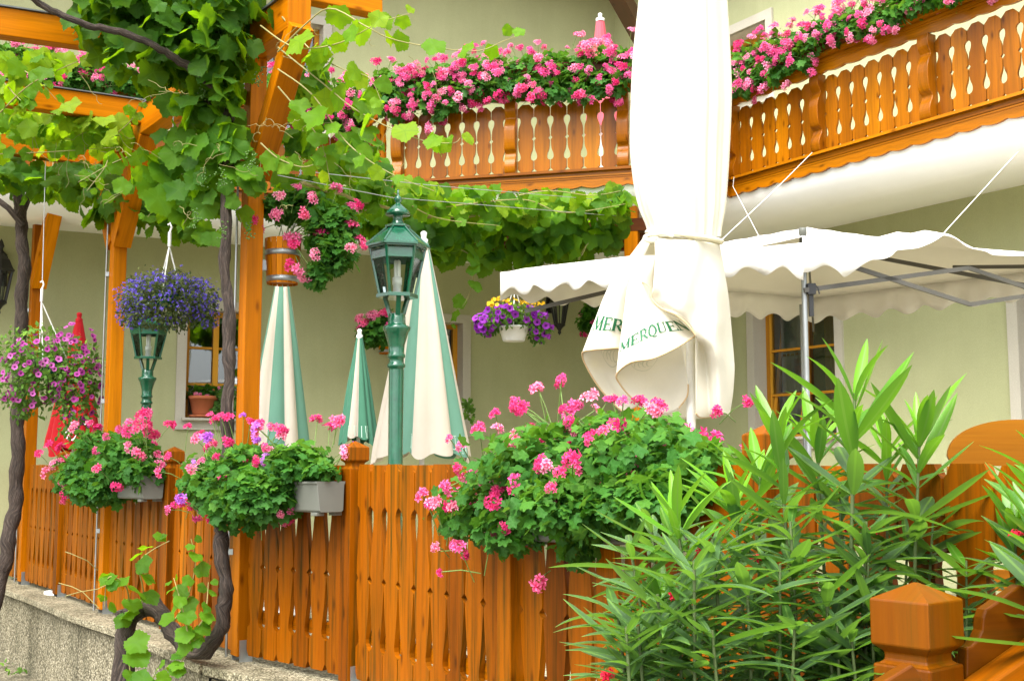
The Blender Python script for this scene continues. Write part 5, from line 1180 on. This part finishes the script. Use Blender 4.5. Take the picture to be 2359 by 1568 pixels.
for k in range(8): s.tube([V(ORG[iv.name]), V(pos[k])], .003, 4)
s.build('stems', M['stem'], iv)
# ------------------------------------------------------------------ grapevines
def vine_foliage(t, blobs, n, size, name='foliage', rbias=0.0, face=.45, surf=1.8, up=.6):
    pos, dr = blobs_sample(blobs, n, surf, 0)
    out = dr.copy(); out[:, 2] *= .4
    nor = out * .5 + UPN * up + toward_cam(pos) * face + rn(n, .42); tip = out * .5 - UPN * .75 + rn(n, .45)
    rv = np.clip(.42 + rbias + rng.normal(size=n) * .17, 0, 1)  # rbias shifts the leaf colour
    return leaves(name, M['vine'], VL, pos, tip, nor, size * rng.uniform(.55, 1.15, n), t, rv)
def shoot(t, pts, r0=.006, r1=.002, n=26):
    pts = cat(pts, n); mb = MB(); mb.tube(pts, [r0 + (r1 - r0) * i / (n - 1) for i in range(n)], 5, caps=False); mb.build('shoot', M['tendril'], t); return pts
def shoot_leaves(acc, pts, every=2, size=.07, rv=(.5, .95), droop=.8, skip=1):
    for i in range(skip, len(pts), every):
        p = np.array(pts[i]); sd = rng.normal(size=3); sd[2] = abs(sd[2]) * .2 - .1; sd = sd / np.linalg.norm(sd)
        q = p + sd * size * .5; k = 1 - .6 * (i / len(pts)) ** 2
        acc.append((q, sd * .6 - UPN * droop, UPN * .6 + toward_cam(q[None])[0] * .6 + rng.normal(size=3) * .35, size * k * rng.uniform(.7, 1.15), rng.uniform(*rv)))
def put(acc, t, name='shoot_leaves'):
    if acc: leaves(name, M['vine'], VL, np.array([a[0] for a in acc]), np.array([a[1] for a in acc]), np.array([a[2] for a in acc]), np.array([a[3] for a in acc]), t, np.array([a[4] for a in acc]))
def wob(pts, a): return [V(p) + V((rnd.uniform(-a, a), rnd.uniform(-a, a), rnd.uniform(-a, a))) for p in pts]
# main vine: from the street, over the wall, up the nearest tall post and out over the pergola
g1 = thing('grapevine', 'old grapevine with a twisted trunk climbing the nearest tall pergola post, dark leaves above', 'vine', flat(P(290, 1560, 7.0)))
tr = MB()
base = P(283, 1620, 6.95); base.z = 0
path = [base, P(286, 1530, 6.95), P(292, 1430, 6.98), P(318, 1408, 7.0), P(352, 1396, 6.98), P(390, 1440, 6.9), P(430, 1486, 6.75), P(468, 1498, 6.6), P(500, 1462, 6.5), P(517, 1400, 6.48), P(519, 1330, 6.46), P(508, 1240, 6.45), P(512, 1200, 6.45), P(520, 1120, 6.45), P(522, 1000, 6.45), P(526, 880, 6.45), P(529, 760, 6.45), P(520, 640, 6.45), P(520, 500, 6.45), P(523, 400, 6.45), P(530, 250, 6.45), P(520, 190, 6.4)]
rad = [.065, .06, .055, .05, .05, .047, .05, .045, .04, .037, .036, .036, .032, .031, .032, .031, .033, .030, .028, .029, .03, .025]
pp = cat(path, 110); rr_ = [v.x for v in cat([V((r, 0, 0)) for r in rad], 110)]
tr.tube([p + V((.006 * math.sin(i * .9), .006 * math.cos(i * 1.3), 0)) for i, p in enumerate(pp)], [r * (1 + .10 * math.sin(i * 1.9) + .06 * math.sin(i * .7)) for i, r in enumerate(rr_)], 14, rough=.16)
tr.tube([P(275, 1405, 6.96), P(283, 1440, 6.97), P(290, 1500, 6.97)], [.024, .034, .038], 12, rough=.15)          # sawn-off stump beside the bend
tr.tube(wob(cat([P(518, 230, 6.4), P(455, 170, 6.3), P(380, 120, 6.2), P(300, 80, 6.1), P(200, 58, 6.0), P(110, 20, 5.9), P(40, -30, 5.8)], 40), .006), [.024 - .0002 * i for i in range(40)], 9, rough=.15)
tr.tube(wob(cat([P(525, 330, 6.45), P(490, 250, 6.45), P(440, 200, 6.5), P(400, 150, 6.6)], 20), .006), .014, 8)
tr.build('trunk', M['bark'], g1)
vine_foliage(g1, [(430, 60, 6.5, 190, 90, .5), (300, 20, 6.5, 120, 60, .5), (500, 120, 6.4, 90, 90, .35), (390, 150, 6.5, 140, 60, .35), (250, 70, 6.5, 110, 60, .35, .7), (520, 40, 6.6, 60, 60, .3), (470, 250, 6.5, 80, 60, .25), (520, 210, 6.35, 40, 60, .12), (200, -20, 6.4, 120, 40, .4, .4)], 620, .098, 'canopy_leaves', -.2, .2, 1.5)  # darker leaf colour paints in the shade under the pergola top
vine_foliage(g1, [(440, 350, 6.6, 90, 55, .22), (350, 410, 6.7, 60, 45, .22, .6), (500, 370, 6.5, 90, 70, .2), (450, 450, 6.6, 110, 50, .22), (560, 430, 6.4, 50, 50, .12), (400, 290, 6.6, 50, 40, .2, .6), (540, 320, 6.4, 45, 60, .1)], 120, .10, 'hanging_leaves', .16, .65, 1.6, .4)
# added leaves over the pergola, mostly above the view, to shade the canopy
vine_foliage(g1, [(420, -150, 6.8, 420, 110, .9), (480, -140, 6.7, 250, 80, .6)], 900, .10, 'added_shade_leaves', 0, .0, 1.2, 1.0)
sh, acc = MB(), []
for k, pth in enumerate(([P(640, 120, 6.3), P(700, 60, 6.2), P(760, 20, 6.1), P(840, 60, 6.0), P(900, 90, 6.0), P(1000, 110, 5.9), P(1100, 118, 5.9), P(1160, 95, 5.9), P(1210, 78, 5.85)], [P(600, 60, 6.3), P(680, 110, 6.1), P(780, 100, 6.0), P(870, 55, 5.9), P(950, 30, 5.85)],
    [P(640, 160, 6.3), P(720, 220, 6.2), P(800, 330, 6.1), P(900, 400, 6.0), P(1000, 440, 6.0)], [P(640, 110, 6.3), P(740, 190, 6.2), P(830, 260, 6.1), P(960, 320, 6.0), P(1040, 330, 5.95), P(1060, 318, 5.95)],
    [P(650, 40, 6.3), P(720, 120, 6.2), P(790, 160, 6.1), P(850, 180, 6.0), P(880, 240, 6.0)], [P(640, 200, 6.3), P(690, 260, 6.3), P(740, 330, 6.3), P(760, 420, 6.3)], [P(600, 330, 6.3), P(650, 370, 6.3), P(720, 380, 6.3), P(800, 300, 6.3)])):
    pts = shoot(g1, pth, .005, .0016, 34); shoot_leaves(acc, pts, 3, .10 if k < 6 else .09, (.66, 1.0), skip=9)
for x0, y0, x1, y1 in ((300, 360, 180, 420), (330, 420, 240, 470), (250, 360, 200, 440), (440, 460, 420, 520), (500, 470, 560, 530), (380, 430, 340, 500), (560, 300, 600, 400)):
    pts = shoot(g1, [P(x0, y0, 6.7), P((x0 + x1) / 2 + 15, (y0 + y1) / 2 - 12, 6.65), P(x1, y1, 6.6)], .004, .0015, 14); shoot_leaves(acc, pts, 3, .075, (.45, .85))
put(acc, g1)
# curling tendrils
for k in range(34):
    x, y = rnd.choice([(rnd.uniform(150, 700), rnd.uniform(150, 480)), (rnd.uniform(600, 1050), rnd.uniform(20, 420))]); p = P(x, y, 6.2); d = V((rnd.uniform(-1, 1), rnd.uniform(-.3, .3), rnd.uniform(-1, .4))).normalized(); L = rnd.uniform(.08, .22); cr = rnd.uniform(.008, .02)
    sh.tube([p + d * (L * i / 20) + V((cr * math.cos(i * i * .03), 0, cr * math.sin(i * i * .03))) * (i / 20) for i in range(21)], .0014, 4, caps=False)
sh.build('tendrils', M['tendril'], g1)
# low shoots by the trunk foot
sh, acc = MB(), []
for pth, sz in (([P(290, 1430, 6.95), P(330, 1380, 6.8), P(320, 1300, 6.7), P(345, 1270, 6.7), P(390, 1245, 6.7)], .085), ([P(300, 1420, 6.9), P(290, 1350, 6.7), P(250, 1330, 6.6), P(240, 1400, 6.6)], .085), ([P(400, 1430, 6.6), P(430, 1380, 6.55), P(450, 1300, 6.5), P(440, 1240, 6.5)], .07), ([P(430, 1470, 6.4), P(470, 1420, 6.4), P(480, 1340, 6.45)], .065), ([P(300, 1470, 6.6), P(303, 1560, 6.55), P(350, 1560, 6.5), P(390, 1530, 6.45)], .085), ([P(440, 1490, 6.4), P(420, 1400, 6.4), P(400, 1330, 6.5)], .065), ([P(390, 1560, 6.4), P(420, 1520, 6.4), P(450, 1470, 6.4)], .06)):
    pts = shoot(g1, pth, .005, .002, 26); shoot_leaves(acc, pts, 3, sz, (.42, .85), .35)
sh.tube([P(225, 1312, 7.9), P(200, 1290, 7.8), P(165, 1275, 7.8), P(150, 1270, 7.8)], .003, 5); sh.tube([P(228, 1400, 7.6), P(190, 1362, 7.6), P(165, 1350, 7.6), P(135, 1342, 7.6)], .003, 5); sh.tube([P(280, 1330, 7.3), P(225, 1356, 7.4), P(185, 1362, 7.5), P(150, 1372, 7.5)], .003, 5)
sh.build('bare_twigs', M['tendril'], g1); put(acc, g1, 'low_leaves')
gr = MB()
for k in range(14):
    c = P(rnd.uniform(380, 620), rnd.uniform(40, 520), rnd.uniform(6.2, 6.5))
    gr = MB()
    for j in range(26): 
        q = c + V((rnd.gauss(0, .014), rnd.gauss(0, .014), -rnd.uniform(0, .11))); gr.lathe([(0, -.0055), (.0052, -.002), (.0052, .002), (0, .0055)], q, 6)
    gr.build('grape_cluster', M['grape'], g1)
# second vine, far left
g2 = thing('grapevine', 'grapevine with a straight dark trunk beside the farthest tall pergola post', 'vine', flat(FP[1]) + fout * .3); tr = MB()
path = [P(-45, 1460, 9.5), P(2, 1335, 9.75), P(20, 1240, 9.8), P(36, 1150, 9.9), P(40, 1050, 9.9), P(42, 940, 9.9), P(44, 820, 9.9), P(50, 700, 9.9), P(55, 600, 9.9), P(48, 520, 9.9), P(46, 470, 9.8), P(30, 420, 9.7)]; path[0].z = .3
pp = cat(path, 70); tr.tube([p + V((.008 * math.sin(i * .8), 0, 0)) for i, p in enumerate(pp)], [(.062 - .0002 * i) * (1 + .1 * math.sin(i * 1.7)) for i in range(70)], 10)
tr.tube([P(52, 520, 9.85), P(20, 480, 9.8), P(-20, 450, 9.8)], .025, 8); tr.tube([P(48, 500, 9.85), P(70, 440, 9.8), P(90, 400, 9.8)], .03, 8); tr.build('trunk', M['bark'], g2)
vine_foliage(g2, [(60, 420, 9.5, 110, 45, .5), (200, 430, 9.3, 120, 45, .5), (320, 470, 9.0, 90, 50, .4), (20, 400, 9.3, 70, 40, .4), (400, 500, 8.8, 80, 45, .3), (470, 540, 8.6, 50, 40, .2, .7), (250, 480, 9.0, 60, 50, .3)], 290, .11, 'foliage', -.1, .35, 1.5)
vine_foliage(g2, [(60, 300, 8.6, 120, 34, .6), (180, 300, 8.4, 110, 36, .6), (260, 310, 8.4, 60, 30, .4), (40, 170, 7.6, 50, 30, .2, .5), (100, 140, 7.5, 50, 30, .2, .4), (30, 230, 7.7, 30, 30, .2, .4)], 210, .095, 'sun_painted_leaves', .56, .5, 1.5)  # sunlight painted in: this cluster gets the palest greens
sh, acc = MB(), []
for pth in ([P(0, 260, 7.3), P(70, 195, 7.2), P(160, 150, 7.1), P(240, 120, 7.0)], [P(0, 180, 7.3), P(60, 240, 7.3), P(90, 210, 7.3)], [P(240, 330, 7.8), P(300, 280, 7.6), P(320, 240, 7.5)], [P(0, 355, 8.4), P(120, 350, 8.3), P(260, 340, 8.2)], [P(0, 130, 7.4), P(80, 180, 7.3), P(130, 230, 7.3)]):
    pts = shoot(g2, pth, .005, .0016, 22); shoot_leaves(acc, pts, 3, .085, (.6, 1.0))
for k in range(16):
    p = P(rnd.uniform(0, 300), rnd.uniform(280, 400), 8.2); d = V((rnd.uniform(-1, 1), 0, -rnd.uniform(0, 1))).normalized(); L = rnd.uniform(.1, .3); sh.tube([p + d * (L * i / 16) + V((.02 * math.cos(i * .5), 0, .02 * math.sin(i * .5))) * (i / 16) for i in range(17)], .0017, 4, caps=False)
sh.build('tendrils', M['tendril'], g2); put(acc, g2)
# third: band of vine trained along wires under the middle balcony
g3 = thing('grapevine', 'leafy grapevine trained on wires along the underside of the middle balcony', 'vine', P(1000, 500, 9.3))
vine_foliage(g3, [(700, 430, 7.6, 90, 30, .3), (830, 450, 8.2, 90, 35, .35), (960, 460, 8.8, 100, 40, .35), (1080, 470, 9.3, 100, 34, .35), (1200, 475, 9.7, 100, 34, .35), (1330, 480, 10.0, 110, 34, .3), (1420, 470, 10.1, 40, 34, .2)], 430, .098, 'sun_painted_leaves', .38, .5, 1.5)  # top layer given paler greens, as if lit by the sun
vine_foliage(g3, [(850, 500, 8.9, 90, 40, .3), (980, 530, 9.4, 100, 45, .3), (1060, 540, 9.7, 60, 60, .2), (1150, 530, 10.0, 100, 40, .3), (1290, 540, 10.2, 100, 50, .3), (1400, 530, 10.3, 50, 55, .2), (950, 560, 9.3, 90, 40, .2), (1230, 570, 10.1, 60, 40, .2), (1130, 590, 10.0, 40, 26, .1, .7), (1020, 580, 9.6, 40, 30, .1, .6)], 480, .120, 'shade_painted_leaves', -.06, .5, 1.6)  # lower layer given darker greens to paint in its shade
vine_foliage(g3, [(830, 340, 7.9, 60, 40, .3), (780, 390, 7.7, 70, 30, .3), (870, 400, 8.3, 50, 40, .2), (690, 330, 7.4, 50, 40, .15), (700, 200, 7.2, 60, 60, .15, .6), (850, 240, 7.9, 40, 50, .15, .8)], 85, .105, 'corner_leaves', .3, .55, 1.5)
sh, acc = MB(), []
for pth, s in (([P(1000, 480, 8.8), P(1200, 460, 9.3), P(1300, 490, 9.4), P(1440, 470, 9.6)], .085), ([P(1050, 570, 9.4), P(1090, 600, 9.4), P(1080, 680, 9.4), P(1030, 750, 9.4)], .10), ([P(900, 440, 8.2), P(1000, 500, 8.6), P(1150, 520, 9.0)], .085), ([P(1150, 460, 9.3), P(1260, 440, 9.4), P(1360, 450, 9.5), P(1430, 440, 9.5)], .08), ([P(870, 470, 8.2), P(800, 500, 8.0), P(760, 470, 7.8)], .08)):
    pts = shoot(g3, pth, .006, .002, 30); shoot_leaves(acc, pts, 4, s, (.35, .8))
sh.tube(wob(cat([P(690, 420, 7.2), P(820, 460, 8.0), P(1000, 500, 9.0), P(1200, 490, 9.8), P(1440, 480, 10.4)], 40), .01), .012, 7)
sh.tube(wob(cat([P(1380, 520, 10.2), P(1330, 600, 10.0), P(1355, 560, 10.0)], 12), .01), .003, 5)
sh.build('cane', M['tendril'], g3); put(acc, g3)
# ------------------------------------------------------------------ oleanders
def oleander(label, shoots, group='oleanders in front of the fence', seed=3, flowers=()):
    r = np.random.default_rng(seed); t = thing('oleander', label, 'shrub', shoots[0][0], group); st_ = MB(); L_ = []
    for (b, tipp, big, sc) in shoots:
        b, tipp = V(b), V(tipp); mid = b.lerp(tipp, .5) + V((r.uniform(-.03, .03), r.uniform(-.03, .03), .02)); pts = cat([b, mid, tipp], 40)
        Ls = sum((pts[i + 1] - pts[i]).length for i in range(39)); st_.tube(pts, [.0068 * sc - .0035 * sc * i / 39 for i in range(40)], 6)
        n = max(4, int(Ls / (.031 * sc))); ph = r.uniform(0, 6)
        for i in range(n):
            f = (i + .6) / n; p = pts[min(39, int(f * 39))]; d = (pts[min(39, int(f * 39) + 1)] - pts[max(0, int(f * 39) - 1)]).normalized()
            if f < .12: continue
            ph += .95; a = d.orthogonal().normalized(); bb = d.cross(a); top = max(0, (f - .76) / .24)
            for k in range(3):
                if r.random() < .12: continue
                g = ph + k * 2.094 + r.uniform(-.3, .3); o_ = a * math.cos(g) + bb * math.sin(g)
                el = ((1.0 if big else .5) * top + .08) if top > 0 else r.uniform(-.8, .3)
                el += r.uniform(-.22, .22); ti = (o_ * math.cos(el) + d * math.sin(el)).normalized()
                nr_ = (d * math.cos(el) - o_ * math.sin(el)) + V((r.normal() * .22, r.normal() * .22, r.normal() * .22))
                ln = (.11 + .07 * r.random()) * sc * ((1.25 if big and top > 0 else 1.0) if top < .75 else 1.35 - .6 * (top - .75) / .25); 
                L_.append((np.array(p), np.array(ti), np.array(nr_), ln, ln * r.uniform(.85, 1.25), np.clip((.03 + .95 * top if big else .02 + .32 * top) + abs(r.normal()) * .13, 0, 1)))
    for k, (bend, w) in enumerate(((.10, .074), (.30, .066), (-.08, .082))):
        s = [q for i, q in enumerate(L_) if i % 3 == k]
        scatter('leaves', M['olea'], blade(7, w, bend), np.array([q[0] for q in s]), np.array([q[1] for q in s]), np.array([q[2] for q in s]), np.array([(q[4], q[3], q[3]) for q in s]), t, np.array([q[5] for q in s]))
    st_.build('stems', M['ostem'], t)
    if flowers:
        fp = np.array([np.array(P(*q)) for q in flowers]); scatter('blossom', M['red'], umbel(4, 5, 5, .8), fp, UPN + rn(len(fp), .5), rn(len(fp), 1), np.full(len(fp), .022), t)
    return t
def sh_(bx_, tip_, D, big, sc=1.0, bd=None):
    b = P(bx_, 1700, bd or D); b.z = .25; return (b, P(tip_[0], tip_[1], D), big, sc)
S1 = [sh_(1960, (1968, 905), 2.65, True, 1.2), sh_(1830, (1790, 985), 2.75, True, 1.05), sh_(2060, (2118, 985), 2.75, True, 1.08), sh_(1900, (1880, 1000), 2.95, True), sh_(2020, (2040, 1010), 2.95, True), sh_(1700, (1555, 1175), 2.7, True), sh_(1640, (1450, 1250), 2.75, False), sh_(1780, (1690, 1130), 2.85, True),
    sh_(1700, (1640, 1240), 2.6, False), sh_(1600, (1420, 1390), 2.65, False), sh_(1660, (1560, 1350), 2.55, False), sh_(1760, (1720, 1330), 2.5, False), sh_(1880, (1900, 1330), 2.5, False), sh_(1960, (2010, 1380), 2.55, False), sh_(2080, (2150, 1180), 2.85, False), sh_(1540, (1470, 1440), 2.5, False), sh_(1700, (1640, 1450), 2.4, False), sh_(1850, (1830, 1430), 2.4, False), sh_(1740, (1750, 1080), 3.0, True), sh_(1620, (1500, 1210), 2.95, False), sh_(1960, (1960, 1460), 2.45, False)]
S1 += [sh_(1860, (1820, 1200), 2.6, False), sh_(1990, (1995, 1200), 2.6, False), sh_(2040, (2090, 1230), 2.9, False), sh_(1930, (1935, 1110), 2.9, False)]
r9 = random.Random(21)
for k in range(20):
    x = r9.uniform(1440, 2080); S1.append(sh_(x + r9.uniform(-60, 60), (x, 1250 + r9.uniform(0, 260) + max(0, 1600 - x) * .25), r9.uniform(2.4, 3.0), k % 6 == 0, r9.uniform(.8, 1.05)))
oleander('tall oleander shrub with long bright leaves at its tips, left of the newel post', S1, None, 3, [(1618, 1270, 2.7), (1625, 1310, 2.7), (2000, 1225, 2.8), (1955, 1225, 2.9), (1740, 1290, 2.6), (1545, 1370, 2.6), (1395, 1556, 2.5), (1400, 1566, 2.5)])
S2 = [sh_(2460, (2430, 1165), 2.3, True, 1.1), sh_(2340, (2335, 1190), 2.65, True, .85), sh_(2240, (2225, 1290), 2.7, False, .85), sh_(2440, (2425, 1090), 2.5, True, 1.15)]
oleander('second oleander shrub rising behind the slanting stair boards', S2, None, 8, [(2345, 1235, 2.5)])
# weeds at the wall foot
wd = thing('weed', 'small green weeds sprouting at the foot of the pebble-dashed wall', 'weed', Zp(60, 1545, 0)); n = 40
pos = np.array([np.array(Zp(20 + rnd.uniform(-15, 60), 1530 + rnd.uniform(-8, 25), .02)) for _ in range(n)]); scatter('leaves', M['fine'], blade(2, .35, .2), pos, rn(n, .6) + UPN * .5, UPN + rn(n, .5), .05 * rng.uniform(.5, 1.3, n), wd)
# ------------------------------------------------------------------ light, sky, camera
w = bpy.data.worlds.new("World"); scene.world = w; w.use_nodes = True
N, L = w.node_tree.nodes, w.node_tree.links; bg = N['Background']
sky = N.new('ShaderNodeTexSky'); sky.sky_type = 'NISHITA'; sky.sun_disc = False
EL, AZ = math.radians(58), math.radians(SUN_AZ)      # azimuth clockwise from +Y
sky.sun_elevation = EL; sky.sun_rotation = AZ; sky.air_density = 1.0; sky.dust_density = 3.0; sky.ozone_density = .6
hs = N.new('ShaderNodeHueSaturation'); hs.inputs['Saturation'].default_value = .2; L.new(sky.outputs[0], hs.inputs['Color'])
L.new(hs.outputs[0], bg.inputs['Color']); bg.inputs['Strength'].default_value = SKY
sd = bpy.data.lights.new('sun', 'SUN'); sd.energy = SUN; sd.angle = math.radians(SUN_ANG); sd.color = (1, .965, .91)
so = bpy.data.objects.new('sun', sd); C.objects.link(so)
dv = V((math.sin(AZ) * math.cos(EL), math.cos(AZ) * math.cos(EL), math.sin(EL))); so.rotation_euler = dv.to_track_quat('Z', 'Y').to_euler(); so.location = dv * 20
cd = bpy.data.cameras.new('camera'); cam = bpy.data.objects.new('camera', cd); C.objects.link(cam); scene.camera = cam
cd.sensor_width = 36; cd.lens = FX / 2358 * 36; cd.clip_end = 500; cd.clip_start = .05
cam.location = (0, 0, EYE); cam.rotation_euler = (PI / 2 + TILT, 0, 0)
vs = scene.view_settings; vs.view_transform = 'Standard'; vs.look = 'None'; vs.gamma = 1; vs.exposure = EXPO
scene.cycles.max_bounces = 8; scene.cycles.transparent_max_bounces = 12
